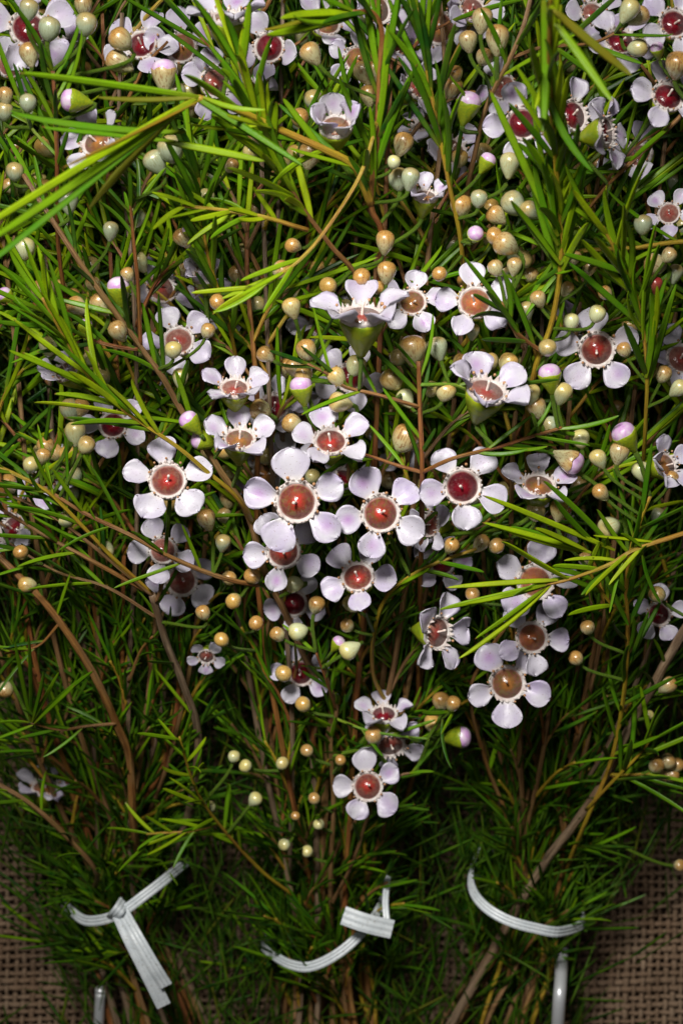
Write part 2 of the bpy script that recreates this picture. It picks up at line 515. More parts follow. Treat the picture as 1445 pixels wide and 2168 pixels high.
def petal_mesh(i):
    rr = random.Random(500 + i)
    us = [0, .06, .14, .24, .36, .48, .6, .71, .81, .89, .95, .985, 1.0]
    def hw(u):
        ks = [(0, .105), (.12, .135), (.25, .205), (.4, .275), (.55, .31), (.7, .305), (.82, .262), (.9, .205), (.96, .13), (1.0, .02)]
        for (a, wa), (b, wb) in zip(ks, ks[1:]):
            if u <= b:
                t = (u - a) / (b - a); return wa + (wb - wa) * t
        return .02
    wsc = rr.uniform(1.0, 1.2); cup = rr.uniform(.05, .42); tipc = rr.uniform(-.16, .06); rip = rr.uniform(.018, .052)
    notch = rr.choice([0, .02, .04, .07]); ph = rr.uniform(0, 6); asym = rr.uniform(-.04, .04)
    NV = 11
    V, F = [], []
    L = .64
    def pt(u, v, th):
        w = hw(u) * wsc
        y = v * w + asym * u * u
        edge = max(abs(v), max(0, (u - .55) / .45)) ** 4
        x = u * L - notch * math.exp(-(v / .25) ** 2) * max(0, (u - .8) / .2) + .012 * math.sin(v * 7 + ph) * u
        z = cup * (v * v * w * 1.1) + tipc * max(0, u - .55) ** 2 * 2 + .03 * math.sin(u * 3.1) + rip * edge * math.sin(v * 6.5 + u * 7 + ph) + .5 * rip * edge * math.sin(v * 13 + u * 15 + ph * 2)
        t = th * (1 - .85 * max(abs(v) ** 6, max(0, (u - .9) / .1) ** 2))
        return (x, y, z - t)
    n = len(us)
    for th in (0.0, .028):
        for u in us:
            for k in range(NV): V.append(pt(u, -1 + 2 * k / (NV - 1), th))
    S = n * NV
    for a in range(n - 1):
        for k in range(NV - 1):
            q = (a * NV + k, (a + 1) * NV + k, (a + 1) * NV + k + 1, a * NV + k + 1)
            F.append(q); F.append(tuple(S + x for x in reversed(q)))
    for a in range(n - 1):
        F.append((a * NV, S + a * NV, S + (a + 1) * NV, (a + 1) * NV))
        k = NV - 1
        F.append((a * NV + k, (a + 1) * NV + k, S + (a + 1) * NV + k, S + a * NV + k))
    for k in range(NV - 1):
        F.append((k, k + 1, S + k + 1, S + k))
        b = (n - 1) * NV
        F.append((b + k, S + b + k, S + b + k + 1, b + k + 1))
    me = mesh_from('petal', V, F); me.materials.append(PETAL); return me
PETALM = [petal_mesh(i) for i in range(10)]

def rim_mesh(i):
    rr = random.Random(800 + i)
    seg = 40
    V, F = [], []
    prof = [(.322, -.07), (.338, .0), (.362, .035), (.392, .048), (.420, .040), (.440, .012), (.435, -.05), (.40, -.10)]
    NP = len(prof)
    for k in range(seg):
        a = 2 * math.pi * k / seg
        lump = .012 * math.sin(10 * a) + rr.uniform(-.007, .007)
        for j, (r, z) in enumerate(prof):
            V.append(((r + lump * .6) * math.cos(a), (r + lump * .6) * math.sin(a), z + (lump if 0 < j < 6 else 0)))
    for k in range(seg):
        k2 = (k + 1) % seg
        for j in range(NP - 1): F.append((k * NP + j, k * NP + j + 1, k2 * NP + j + 1, k2 * NP + j))
    for k in range(20):                      # upright fringe of teeth
        a = 2 * math.pi * (k + rr.uniform(-.15, .15)) / 20
        h = (.15 if k % 2 else .09) * rr.uniform(.7, 1.3)
        hw = .052 * rr.uniform(.8, 1.2)
        lean = rr.uniform(-.015, .05)
        b = len(V)
        for (da, r, z) in ((-hw, .395, .03), (hw, .395, .03), (hw, .432, .02), (-hw, .432, .02)):
            V.append((r * math.cos(a + da / r), r * math.sin(a + da / r), z))
        for (da, r, z) in ((-hw * .5, .405 + lean * .4, .03 + h * .55), (hw * .5, .405 + lean * .4, .03 + h * .55), (hw * .5, .425 + lean * .4, .03 + h * .55), (-hw * .5, .425 + lean * .4, .03 + h * .55)):
            V.append((r * math.cos(a + da / r), r * math.sin(a + da / r), z))
        r = .415 + lean; V.append((r * math.cos(a), r * math.sin(a), .03 + h))
        for q in range(4):
            q2 = (q + 1) % 4
            F.append((b + q, b + q2, b + 4 + q2, b + 4 + q)); F.append((b + 4 + q, b + 4 + q2, b + 8))
    me = mesh_from('flower', V, F); me.materials.append(RIM); return me
RIMM = [rim_mesh(i) for i in range(4)]

def blob(V, F, c, r, sx=1, sz=1):
    b = len(V); rings = 4; seg = 6
    for j in range(rings + 1):
        p = math.pi * j / rings
        for k in range(seg):
            a = 2 * math.pi * k / seg
            V.append((c[0] + r * sx * math.sin(p) * math.cos(a), c[1] + r * sx * math.sin(p) * math.sin(a), c[2] + r * sz * math.cos(p)))
    for j in range(rings):
        for k in range(seg):
            k2 = (k + 1) % seg
            F.append((b + j * seg + k, b + (j + 1) * seg + k, b + (j + 1) * seg + k2, b + j * seg + k2))
def anther_mesh(i):
    rr = random.Random(900 + i)
    V, F = [], []
    for k in range(10):
        if rr.random() < .12: continue
        a = 2 * math.pi * (k + rr.uniform(-.2, .2)) / 10
        r = .46 + rr.uniform(-.05, .04); z = .13 + rr.uniform(-.04, .08)
        blob(V, F, (r * math.cos(a), r * math.sin(a), z), .034 * rr.uniform(.8, 1.2), 1, 1.1)
    me = mesh_from('anthers', V, F); me.materials.append(ANTHER); return me
ANTHM = [anther_mesh(i) for i in range(4)]
CUPM = {c: lathe('nectar_cup', [(.352, .01), (.340, -.05), (.315, -.11), (.27, -.155), (.20, -.180), (.13, -.182), (.08, -.170), (.03, -.160)], 32, m) for c, m in CUP.items()}
FCALM = lathe('calyx', [(.435, -.04), (.44, -.10), (.415, -.2), (.36, -.34), (.28, -.50), (.19, -.66), (.12, -.78), (.08, -.86)], 22, CALYX, lambda r, z, a: (r * (1 + .025 * math.sin(10 * a)), z))
def style_mesh(i):
    rr = random.Random(950 + i)
    bx, by = rr.uniform(-.09, .09), rr.uniform(-.09, .09)
    path = smooth([Vector((0, 0, -.17)), Vector((bx * .4, by * .4, .06)), Vector((bx, by, .24))], 4)
    me = tube_mesh('style', path, [.034 - .012 * (k / (len(path) - 1)) for k in range(len(path) - 2)] + [.036, .026], STYLE, 7)
    return me
STYLEM = [style_mesh(i) for i in range(4)]

# ------------------------------------------------------------------ branches
BUNDLE = {'L': dict(below=(420, 2480, .010), tie=(262, 1925, .0165), r=.0105),
          'C': dict(below=(690, 2520, .010), tie=(690, 1995, .0165), r=.0115),
          'R': dict(below=(915, 2480, .010), tie=(1105, 1935, .0165), r=.0105)}
def bundle_start(key, rand):
    b = BUNDLE[key]
    a = rand.uniform(0, 2 * math.pi); r = math.sqrt(rand.random()) * b['r']
    off = Vector((math.cos(a) * r * 1.05, 0, math.sin(a) * r))
    p0 = P(*b['below']) + Vector((off.x * 1.8, rand.uniform(-.012, .02), off.z * .75))
    p1 = P(*b['tie']) + off
    p0.z = max(.003, p0.z); p1.z = max(.004, p1.z)
    pm = p0.lerp(p1, .55) + Vector((0, 0, .0005))
    return [p0, pm, p1]

LEAFREC = []; FLREC = []
class Branch:
    def __init__(s, name, label, group=None):
        s.name, s.label, s.group = name, label, group
        s.root = None; s.lines = []; s.nleaf = 0; s.carry = []
    def start(s, p):
        s.root = new_obj(s.name, None)
        s.root.location = p; s.root.empty_display_size = .01
        tag(s.root, s.label, 'branch', s.group)
    def local(s, M): return Matrix.Translation(-s.root.location) @ M
    def line(s, part, pts, w0, w1, col, mainline=False, knob=.06):
        """pts in world space from base to tip, widths in metres"""
        path = smooth(pts, 7)
        if s.root is None: s.start(path[0].copy())
        n = len(path)
        rad = [.5 * (w0 + (w1 - w0) * (i / (n - 1))) for i in range(n)]
        loc = s.root.location
        me = tube_mesh(part, [p - loc for p in path], rad, BARK[col], 7, knob)
        new_obj(part, me, s.root)
        s.lines.append((path, rad, mainline))
        return path
    def leaf(s, base, tip, w, col, roll=None, var=None, keep=False):
        d = tip - base
        L = d.length
        if L < 1e-5: return
        d.normalize()
        xh = Vector((0, 0, 1)).cross(d)
        if xh.length < 1e-4: xh = Vector((1, 0, 0))
        R = frame(d, xh) @ Matrix.Rotation(roll if roll is not None else rnd(-.7, .7), 3, 'Z')
        M = Matrix.Translation(base) @ R.to_4x4() @ Matrix.Diagonal((w, w, L, 1))
        me = LEAFM[col][random.randrange(10) if var is None else var]
        o = new_obj('leaf', me, s.root, s.local(M)); s.nleaf += 1
        LEAFREC.append((o, base.copy(), tip.copy(), keep))
    def leaves(s, path, t0, t1, n, lpx, wpx, cols, spread=(18, 48), up=.25):
        """opposite pairs of needles along a path; lengths in photograph pixels"""
        N = len(path)
        for i in range(n):
            t = t0 + (t1 - t0) * (i + rnd(.1, .9)) / n
            f = t * (N - 1); k = min(int(f), N - 2)
            p = path[k].lerp(path[k + 1], f - k)
            ax = (path[min(k + 2, N - 1)] - path[max(k - 1, 0)]).normalized()
            side = ax.cross(Vector((0, 0, 1)))
            if side.length < .05: side = Vector((1, 0, 0))
            side.normalize(); nor = side.cross(ax)
            phi = (0 if i % 2 == 0 else math.pi) + rnd(-.9, .9) + (math.pi / 2 if (i // 2) % 2 else 0) * (random.random() < .6)
            th = math.radians(rnd(*spread))
            d = ax * math.cos(th) + (side * math.cos(phi) + nor * math.sin(phi)) * math.sin(th)
            d = (d + Vector((0, 0, up * rnd(-.4, 1)))).normalized()
            mp = m_per_px(p.z)
            L = rnd(*lpx) * mp
            if p.z + d.z * L < .004: d.z = abs(d.z) * .2
            w = rnd(*wpx) * mp
            s.leaf(p, p + d * L, w, random.choice(cols))

BR = []
# ---- the branches one can follow in the photograph: bundle or None, trunk points (px, py, cm over the pile), widths px, bark
def hero(name, label, bundle, pts, w, col, leaves=(), twigs=()):
    b = Branch(name, label); BR.append(b)
    rand = random.Random(hash_str(label))
    P0 = bundle_start(bundle, rand) if bundle else []
    world = P0 + [Q(*p) for p in pts]
    mp = m_per_px(.09)
    path = b.line('stem', world, w[0] * mp, w[1] * mp, col, True)
    b.stem = path
    for lv in leaves: b.leaves(path, *lv)
    for tw in twigs:
        tp = b.line('twig', [Q(*p) for p in tw['pts']], tw['w'][0] * mp, tw['w'][1] * mp, tw['col'])
        for lv in tw.get('leaves', ()): b.leaves(tp, *lv)
        for (bx, by, bz, tx, ty, tz, wp, c) in tw.get('spec', ()):
            b.leaf(Q(bx, by, bz), Q(tx, ty, tz), wp * mp, c)
    return b
def hash_str(s_):
    h = 7
    for ch in s_: h = (h * 131 + ord(ch)) % 1000003
    return h
def spec(b, rows):
    for (bx, by, bz, tx, ty, tz, wp, c) in rows:
        a = Q(bx, by, bz)
        b.leaf(a, Q(tx, ty, tz), wp * m_per_px(a.z), c, keep=True)

ML = ('mid', 'lite'); MD = ('mid', 'dark', 'mid'); LL = ('lite', 'lite', 'mid')
A = hero('flowering_branch', 'long tan branch rising from the middle tie and forking beside a bent reddish twig', 'C',
    [(690, 1620, -1.3), (702, 1500, -1), (650, 1400, -.8), (600, 1290, -.6), (560, 1210, -.5), (525, 1090, -.4), (462, 990, -.4), (385, 870, -.3), (345, 800, 0), (298, 735, .1), (200, 600, .3), (110, 465, .4), (50, 370, .2)],
    (21, 10), 'brown', [(.62, .98, 16, (110, 200), (10, 13), MD)],
    [dict(pts=[(298, 735, .1), (292, 600, .3), (283, 510, .4), (276, 430, .5)], w=(9, 6), col='red', leaves=[(.6, 1, 7, (90, 180), (10, 13), MD)]),
     dict(pts=[(292, 740, .1), (230, 730, .2), (165, 705, .2), (70, 640, 0)], w=(9, 6), col='red', leaves=[(.3, 1, 8, (120, 200), (10, 13), MD)]),
     dict(pts=[(566, 1240, -.4), (500, 1231, .1), (430, 1209, .4), (350, 1174, .6), (270, 1130, .6), (175, 1084, .5), (90, 1030, .4)], w=(12, 8), col='orange', leaves=[(.3, 1, 9, (110, 170), (8, 11), MD)])])
B = hero('leafy_branch', 'bright yellow-stemmed leafy sprig slanting up to the left across the pinkish flowers', 'C',
    [(600, 1500, -2), (560, 1200, -1.4), (515, 1072, .1), (430, 992, .5), (370, 942, .7), (280, 882, .9), (200, 812, 1.0), (140, 720, 1.1), (90, 630, 1.3)],
    (13, 6), 'yellow', [(.66, 1, 26, (130, 230), (11, 14), ML, (10, 30), .3)])
C = hero('flowering_branch', 'upright red-brown branch under the big tan bud, with side twigs left and right', 'C',
    [(880, 1620, -2), (885, 1420, -1.5), (890, 1200, -.6), (893, 1000, .5), (888, 860, .5), (885, 765, .5)], (15, 9), 'red',
    [(.6, 1, 10, (80, 150), (9, 12), MD)],
    [dict(pts=[(893, 1000, .5), (960, 970, .95), (1060, 945, .7), (1120, 925, .4), (1190, 905, .3)], w=(9, 7), col='red', leaves=[(.3, 1, 9, (90, 150), (9, 12), MD)]),
     dict(pts=[(893, 1000, .5), (840, 985, .4), (780, 965, .2), (700, 945, 0)], w=(9, 6), col='red', leaves=[(.2, .9, 3, (90, 150), (9, 12), MD)]),
     dict(pts=[(888, 862, .5), (800, 836, .5), (735, 820, .4), (690, 790, .4), (650, 770, .4)], w=(9, 6), col='orange', leaves=[(.2, 1, 7, (90, 160), (9, 12), MD)]),
     dict(pts=[(887, 815, .5), (960, 815, .3), (1010, 830, .4), (1080, 800, .4)], w=(9, 6), col='green', leaves=[(.1, 1, 6, (90, 150), (9, 12), MD)])])
D = hero('leafy_branch', 'tall red-stemmed branch with an arching bronze side shoot and wide glossy needles', 'C',
    [(820, 1300, -4), (815, 900, -3.2), (800, 640, -1.8), (808, 500, -.4), (785, 432, .1), (797, 300, .4), (803, 150, .7), (808, 70, .9), (788, 28, 1.1), (745, 26, 1.3)],
    (14, 10), 'red', [(.55, .95, 14, (130, 230), (11, 15), MD, (10, 30), .3)],
    [dict(pts=[(785, 432, .1), (752, 355, .5), (690, 318, .8), (600, 278, 1.1), (500, 232, 1.6), (420, 207, 2.2)], w=(17, 12), col='yellow', leaves=[(.1, .8, 9, (120, 200), (13, 16), ML, (15, 40), .2)]),
     dict(pts=[(799, 255, .5), (765, 365, .8), (715, 450, .9), (655, 530, 1.1), (595, 580, 1.3), (540, 610, 1.4)], w=(8, 7), col='yellow', leaves=[(.62, 1, 7, (100, 150), (11, 14), ('lite',), (8, 25), .1)])])
spec(D, [(425, 206, 2.2, 42, 150, 2.8, 17, 'mid'), (420, 205, 2.2, 205, 228, 2.6, 12, 'bronze'), (415, 208, 2.2, -60, 560, 5.4, 19, 'mid'), (410, 210, 2.2, -90, 505, 5.2, 17, 'lite'), (420, 214, 2.2, 120, 372, 4.3, 13, 'bronze'), (395, 222, 2.2, -70, 600, 5.0, 18, 'mid'),
         (400, 212, 2.2, 170, 420, 3.6, 18, 'bronze'), (390, 280, 2.0, 22, 280, 3.0, 19, 'mid'), (372, 300, 2.0, 90, 268, 3.0, 15, 'mid'), (395, 195, 2.2, 640, 345, 2.0, 17, 'mid'),
         (430, 205, 2.2, 545, 265, 2.0, 14, 'lite'), (350, 300, 1.9, 560, 338, 1.7, 17, 'lite'),
         (752, 26, 1.3, 565, 28, 2.2, 22, 'lite'), (750, 28, 1.3, 545, 98, 2.2, 20, 'lite'), (752, 30, 1.3, 612, 98, 2.3, 22, 'mid'), (746, 22, 1.3, 590, -30, 2.4, 20, 'mid'), (740, 24, 1.3, 560, 60, 2.4, 16, 'bronze'),
         (800, 160, .7, 760, -60, 1.2, 17, 'mid'), (800, 220, .5, 850, -20, 1.5, 17, 'mid'), (795, 300, .4, 845, 55, 1.1, 16, 'mid'), (790, 380, .2, 860, 120, .9, 16, 'mid'), (790, 330, .2, 705, 150, .7, 16, 'mid')])
E = hero('leafy_branch', 'yellow-green young sprig with an orange stem, forking above a side-on white flower', 'C',
    [(800, 1250, -4), (800, 800, -2.4), (762, 605, -.5), (700, 520, 0), (640, 440, .4), (600, 370, .7), (565, 300, .9), (540, 235, 1.1), (505, 130, 1.4)],
    (15, 6), 'orange', [(.6, 1, 36, (110, 200), (13, 17), LL, (10, 36), .3)],
    [dict(pts=[(652, 487, .3), (560, 460, .6), (480, 446, .7), (385, 436, .8)], w=(10, 7), col='yellow', leaves=[(.2, 1, 12, (70, 130), (11, 14), LL, (15, 45), .2)])])
F_ = hero('leafy_branch', 'lush yellow-stemmed sprig with long upright needles reaching close to the lens', 'R',
    [(1130, 1350, -4), (1115, 930, -1.6), (1130, 790, -.2), (1168, 680, .2), (1186, 560, .6), (1182, 430, 1.0), (1172, 300, 1.8), (1162, 150, 3.0), (1165, -20, 4.4)],
    (15, 9), 'yellow', [(.60, .84, 32, (150, 240), (13, 17), ML, (8, 30), .3), (.84, .97, 6, (150, 240), (15, 18), LL, (8, 26), .3)],
    [dict(pts=[(1145, 745, .2), (1090, 700, .5), (1060, 640, .8)], w=(9, 7), col='orange', leaves=[(.1, 1, 8, (120, 200), (12, 15), MD, (10, 40), .2)])])
spec(F_, [(1168, 40, 3.6, 1300, 210, 4.2, 20, 'lite'), (1170, 20, 3.8, 1330, 165, 3.6, 20, 'bronze'), (1160, 200, 2.6, 1205, 375, 2.4, 20, 'mid'), (1150, 0, 3.4, 1168, 260, 2.6, 24, 'mid'), (1185, 10, 3.4, 1160, 220, 2.7, 20, 'lite'),
          (1180, 500, .9, 1032, 190, 1.6, 17, 'mid'), (1180, 480, .9, 1090, 180, 1.4, 17, 'mid'), (1180, 520, .8, 1100, 330, 1.4, 15, 'mid'), (1185, 560, .7, 1070, 405, 1.2, 16, 'mid'), (1185, 560, .7, 1280, 430, 1.0, 15, 'mid'),
          (1182, 450, 1, 1225, 300, 1.6, 15, 'lite')])
G = hero('leafy_branch', 'straight yellow twig with wide spreading needles and one small red bud', 'R',
    [(1330, 1350, -3.5), (1355, 1050, -1.6), (1365, 900, -.3), (1368, 780, .2), (1352, 650, .5), (1320, 570, .9), (1275, 480, 1.2)],
    (12, 6), 'yellow', [(.62, 1, 20, (150, 240), (12, 16), ML, (12, 40), .3)])
spec(G, [(1345, 640, .6, 1240, 405, 1.4, 18, 'mid'), (1355, 690, .5, 1205, 550, 1.0, 14, 'mid'), (1345, 630, .6, 1210, 495, 1.2, 15, 'lite'), (1360, 720, .4, 1350, 465, .9, 14, 'mid'), (1366, 800, .2, 1410, 600, .8, 17, 'mid')])
H = hero('leafy_branch', 'bright lime-green sprig on a smooth yellow stem coming in from beyond the right edge', None,
    [(1800, 1000, -9.2), (1720, 1010, -5), (1600, 1070, -.8), (1540, 1095, .2), (1445, 1130, .8), (1345, 1163, 1.0), (1290, 1195, 1.1), (1200, 1228, 1.2), (1150, 1238, 1.2)],
    (17, 6), 'yellow', [(.55, .75, 5, (90, 150), (9, 12), ML)])
spec(H, [(1300, 1165, 1.0, 1022, 1043, 1.5, 13, 'lite'), (1250, 1170, 1.0, 1024, 1098, 1.4, 13, 'lite'), (1262, 1155, 1.0, 1150, 1055, 1.5, 13, 'mid'), (1292, 1155, 1.0, 1165, 1008, 1.4, 13, 'mid'), (1205, 1228, 1.2, 1045, 1140, 1.6, 14, 'lite'),
         (1180, 1228, 1.2, 944, 1237, 1.5, 12, 'lite'), (1165, 1235, 1.2, 930, 1292, 1.6, 14, 'lite'), (1158, 1238, 1.2, 985, 1288, 1.4, 12, 'lite'), (1165, 1238, 1.2, 1000, 1402, 1.4, 15, 'lite'), (1152, 1245, 1.2, 1015, 1356, 1.4, 11, 'lite'),
         (1240, 1165, 1.0, 1108, 1104, 1.5, 17, 'lite'), (1270, 1205, 1.1, 1168, 1193, 1.3, 13, 'lite'), (1295, 1190, 1.1, 1228, 1256, 1.0, 12, 'mid'), (1358, 1165, 1.0, 1366, 1282, .9, 12, 'mid'), (1275, 1205, 1.1, 1325, 1326, .9, 12, 'mid'),
         (1220, 1222, 1.1, 1080, 1222, 1.1, 12, 'mid'), (1225, 1168, 1.0, 1070, 1126, 1.3, 12, 'lite'), (1240, 1168, 1.0, 1085, 1098, 1.2, 12, 'mid'), (1360, 1160, 1.0, 1304, 1114, 1.2, 10, 'mid')])
I = hero('leafy_branch', 'smooth orange-brown stem slanting out over the left bunch, with a fan of needles', 'L',
    [(285, 1760, -.6), (275, 1610, -.3), (245, 1530, -.1), (205, 1440, 0), (150, 1350, 0), (90, 1270, -.1), (0, 1180, -.4), (-90, 1090, -.8)],
    (23, 15), 'orange', [(.7, 1, 5, (90, 150), (8, 10), MD)],
    [dict(pts=[(128, 1318, 0), (80, 1368, .2), (10, 1384, .2)], w=(7, 5), col='red', leaves=[(.3, 1, 5, (80, 140), (8, 10), MD)]),
     dict(pts=[(246, 1532, 0), (180, 1538, .3), (125, 1545, .5), (66, 1530, .7)], w=(8, 5), col='orange', leaves=[(.1, .9, 5, (70, 130), (7, 9), MD)])])
spec(I, [(66, 1530, .7, 30, 1358, 1.4, 9, 'mid'), (66, 1530, .7, 68, 1345, 1.3, 9, 'dark'), (68, 1530, .7, 108, 1398, 1.5, 10, 'mid'), (68, 1530, .7, 125, 1420, 1.5, 9, 'mid'), (70, 1530, .7, 196, 1400, 1.2, 10, 'mid'), (72, 1532, .7, 160, 1448, 1.5, 10, 'mid'), (64, 1530, .7, -30, 1512, 1.0, 9, 'mid'), (70, 1535, .7, -20, 1570, .9, 8, 'mid')])
J = hero('flowering_branch', 'ridged grey-brown stem forking into many fine twigs below a small mauve flower', 'L',
    [(400, 1720, -1.2), (420, 1560, -.8), (388, 1450, -.5), (352, 1360, -.4), (322, 1258, -.2)],
    (24, 16), 'grey', [(.5, 1, 5, (90, 150), (8, 10), MD)],
    [dict(pts=[(322, 1258, -.2), (200, 1190, 0), (80, 1125, 0), (-40, 1050, -.3)], w=(11, 7), col='orange', leaves=[(.3, 1, 8, (100, 170), (8, 11), MD)]),
     dict(pts=[(324, 1262, -.2), (250, 1200, .1), (150, 1120, .2), (60, 1065, .2), (-40, 1030, 0)], w=(10, 6), col='brown', leaves=[(.3, 1, 8, (100, 170), (8, 11), MD)]),
     dict(pts=[(320, 1255, -.2), (238, 1180, .2), (130, 1068, .5), (75, 1025, .6), (-30, 975, .6)], w=(10, 8), col='yellow', leaves=[(.3, 1, 12, (120, 190), (10, 12), MD)]),
     dict(pts=[(330, 1275, -.2), (345, 1230, -.2), (340, 1190, -.4)], w=(9, 7), col='brown'),
     dict(pts=[(335, 1310, -.3), (230, 1245, -.2), (120, 1210, -.3), (20, 1150, -.5)], w=(8, 5), col='brown', leaves=[(.3, 1, 8, (90, 150), (8, 10), MD)])])
K = hero('leafy_branch', 'thick weathered grey stem reaching out to the right over the burlap', 'R',
    [(1150, 1830, -1.3), (1215, 1745, -1.0), (1280, 1650, -.6), (1325, 1555, -.3), (1385, 1445, -.2), (1450, 1330, -.4), (1540, 1200, -.8)],
    (24, 20), 'grey', [(.5, 1, 10, (100, 160), (8, 11), MD)],
    [dict(pts=[(1240, 1715, -.4), (1300, 1650, .3), (1350, 1600, .5), (1380, 1560, .6)], w=(9, 6), col='yellow', leaves=[(.3, 1, 10, (110, 180), (9, 12), MD)]),
     dict(pts=[(1290, 1640, -.2), (1340, 1640, .2), (1375, 1637, .3)], w=(8, 6), col='yellow', leaves=[(.1, 1, 5, (110, 180), (9, 12), MD)])])
L_ = hero('leafy_branch', 'slender upright twig with olive bark among needles, between the lime sprig and the grey stem', 'R',
    [(1230, 1760, -.6), (1290, 1620, -.1), (1318, 1480, .2), (1328, 1350, .4), (1325, 1240, .5), (1338, 1150, .5), (1375, 1050, .5)],
    (13, 8), 'yellow', [(.45, 1, 24, (110, 190), (9, 13), MD, (12, 45), .3)],
    [dict(pts=[(1325, 1300, .4), (1285, 1270, .6), (1240, 1200, .7)], w=(8, 6), col='yellow', leaves=[(.2, 1, 7, (100, 160), (10, 13), ML)])])
M_ = hero('flowering_branch', 'brown stem with a level side twig ending in a pink-tipped green bud', 'C',
    [(700, 1850, -.5), (706, 1700, -.3), (700, 1570, -.3), (712, 1500, -.2), (690, 1430, -.3), (660, 1340, -.6)],
    (17, 8), 'brown', [(.5, 1, 8, (80, 140), (8, 10), MD)],
    [dict(pts=[(706, 1520, -.2), (780, 1547, .3), (860, 1560, .5), (905, 1564, .6)], w=(7, 6), col='green', leaves=[(.2, .9, 4, (70, 110), (8, 10), MD)]),
     dict(pts=[(712, 1505, -.2), (690, 1440, .3), (668, 1380, .4)], w=(7, 5), col='red', leaves=[(.2, 1, 6, (70, 110), (8, 10), MD)])])
N_ = hero('flowering_branch', 'low branch lifting one single pale mauve flower over the middle tie', 'C',
    [(745, 1830, -.2), (775, 1740, .2), (795, 1690, .4), (840, 1645, .5), (880, 1635, .5)],
    (13, 5), 'brown', [(.4, 1, 12, (70, 120), (7, 9), MD)])
O_ = hero('flowering_branch', 'branch with a cluster of white flowers with tan and orange cups at the lime sprig', 'R',
    [(1080, 1760, -1.6), (1030, 1620, -1.2), (995, 1480, -.7), (1020, 1400, -.7), (1080, 1310, -.7), (1110, 1225, -.7), (1135, 1150, -.8)],
    (13, 7), 'orange', [(.4, 1, 14, (80, 150), (8, 11), MD)],
    [dict(pts=[(995, 1480, -.6), (960, 1500, .1), (935, 1520, .3)], w=(8, 6), col='yellow', leaves=[(.1, 1, 4, (70, 110), (8, 11), MD)])])
P_ = hero('flowering_branch', 'zigzag olive-yellow twig carrying a tilted red-cupped flower with a cream bud against it', 'C',
    [(830, 1600, -1.2), (790, 1430, -.5), (793, 1335, 0), (815, 1268, .1), (860, 1225, .1), (920, 1193, .1), (1000, 1165, 0), (1080, 1140, -.2)],
    (12, 7), 'yellow', [(.45, 1, 16, (80, 140), (9, 11), MD)])
R_ = hero('leafy_branch', 'small bright green tuft of short needles low between the left and middle ties', 'C',
    [(560, 1850, -.6), (480, 1765, .1), (425, 1690, .6), (400, 1630, .9), (380, 1560, 1.0)],
    (12, 5), 'yellow', [(.5, 1, 26, (70, 130), (8, 10), ML, (15, 50), .3)],
    [dict(pts=[(462, 1745, .2), (400, 1760, .6), (350, 1763, .7), (310, 1766, .7)], w=(7, 5), col='yellow', leaves=[(.1, 1, 9, (70, 130), (8, 9), ML, (15, 45), .2)])])
S_ = hero('flowering_branch', 'tan branch in the upper right with three round tan buds above its fork', 'R',
    [(1090, 1300, -5), (1010, 800, -4), (985, 480, -2), (1010, 300, -.8), (1035, 212, -.2), (1080, 122, .2), (1112, 40, .3), (1135, -70, .3)],
    (13, 9), 'brown', [(.6, 1, 12, (130, 210), (10, 14), MD)],
    [dict(pts=[(1075, 125, .2), (1150, 100, 0), (1250, 92, 0), (1320, 60, 0)], w=(8, 6), col='orange', leaves=[(.3, 1, 5, (120, 180), (11, 14), MD)])])
T_ = hero('flowering_branch', 'thin upright reddish twig splitting into green stalks with silvery green buds', 'L',
    [(250, 1300, -4), (190, 900, -3), (128, 560, -1.3), (121, 330, 0), (116, 225, .2), (112, 150, .3)],
    (12, 8), 'red', [(.6, 1, 14, (130, 200), (10, 14), MD)],
    [dict(pts=[(121, 330, 0), (60, 260, 0), (30, 170, 0)], w=(8, 6), col='green', leaves=[(.3, 1, 4, (110, 170), (11, 13), MD)])])
U_ = hero('flowering_branch', 'yellow-brown twig reaching level past silvery buds from the right edge', None,
    [(1860, 620, -11), (1740, 560, -6), (1600, 518, -.8), (1445, 512, -.2), (1340, 525, 0), (1240, 530, 0), (1165, 548, -.2)],
    (12, 8), 'yellow', [(.5, 1, 10, (120, 200), (11, 14), MD)])
V_ = hero('leafy_branch', 'brown twig slanting down from the top right corner past red-centred flowers', None,
    [(1860, -300, -11), (1700, -130, -5), (1560, 100, -.8), (1445, 240, -.4), (1350, 330, -.3), (1275, 405, -.6), (1190, 520, -1.6)],
    (12, 7), 'orange', [(.45, 1, 12, (120, 200), (11, 14), MD)])

Y_ = hero('leafy_branch', 'light brown straight stem lying out over the burlap from the left tie', 'L',
    [(205, 1850, -.2), (130, 1760, .1), (55, 1695, .1), (-20, 1650, 0), (-110, 1590, -.3)],
    (15, 10), 'brown', [(.4, 1, 10, (80, 140), (7, 9), MD)])
W_ = hero('leafy_branch', 'slender yellow-barked sprig of upright needles between the paired silver buds and the pink-tipped bud', 'C',
    [(960, 1200, -4), (990, 800, -2.6), (978, 540, -.6), (950, 390, .1), (928, 280, .5), (905, 160, .8), (885, 40, 1.0), (868, -70, 1.1)],
    (12, 7), 'yellow', [(.58, 1, 28, (150, 240), (12, 16), MD, (8, 26), .25)])
X_ = hero('leafy_branch', 'dark leafy sprig of parallel upright needles left of the gold buds, under the young sprig', 'C',
    [(560, 1300, -4), (530, 1000, -3), (500, 760, -1.4), (470, 640, -.4), (440, 540, .1), (425, 440, .3), (420, 360, .5)],
    (12, 6), 'yellow', [(.58, 1, 24, (130, 210), (12, 15), MD, (8, 26), .25)])

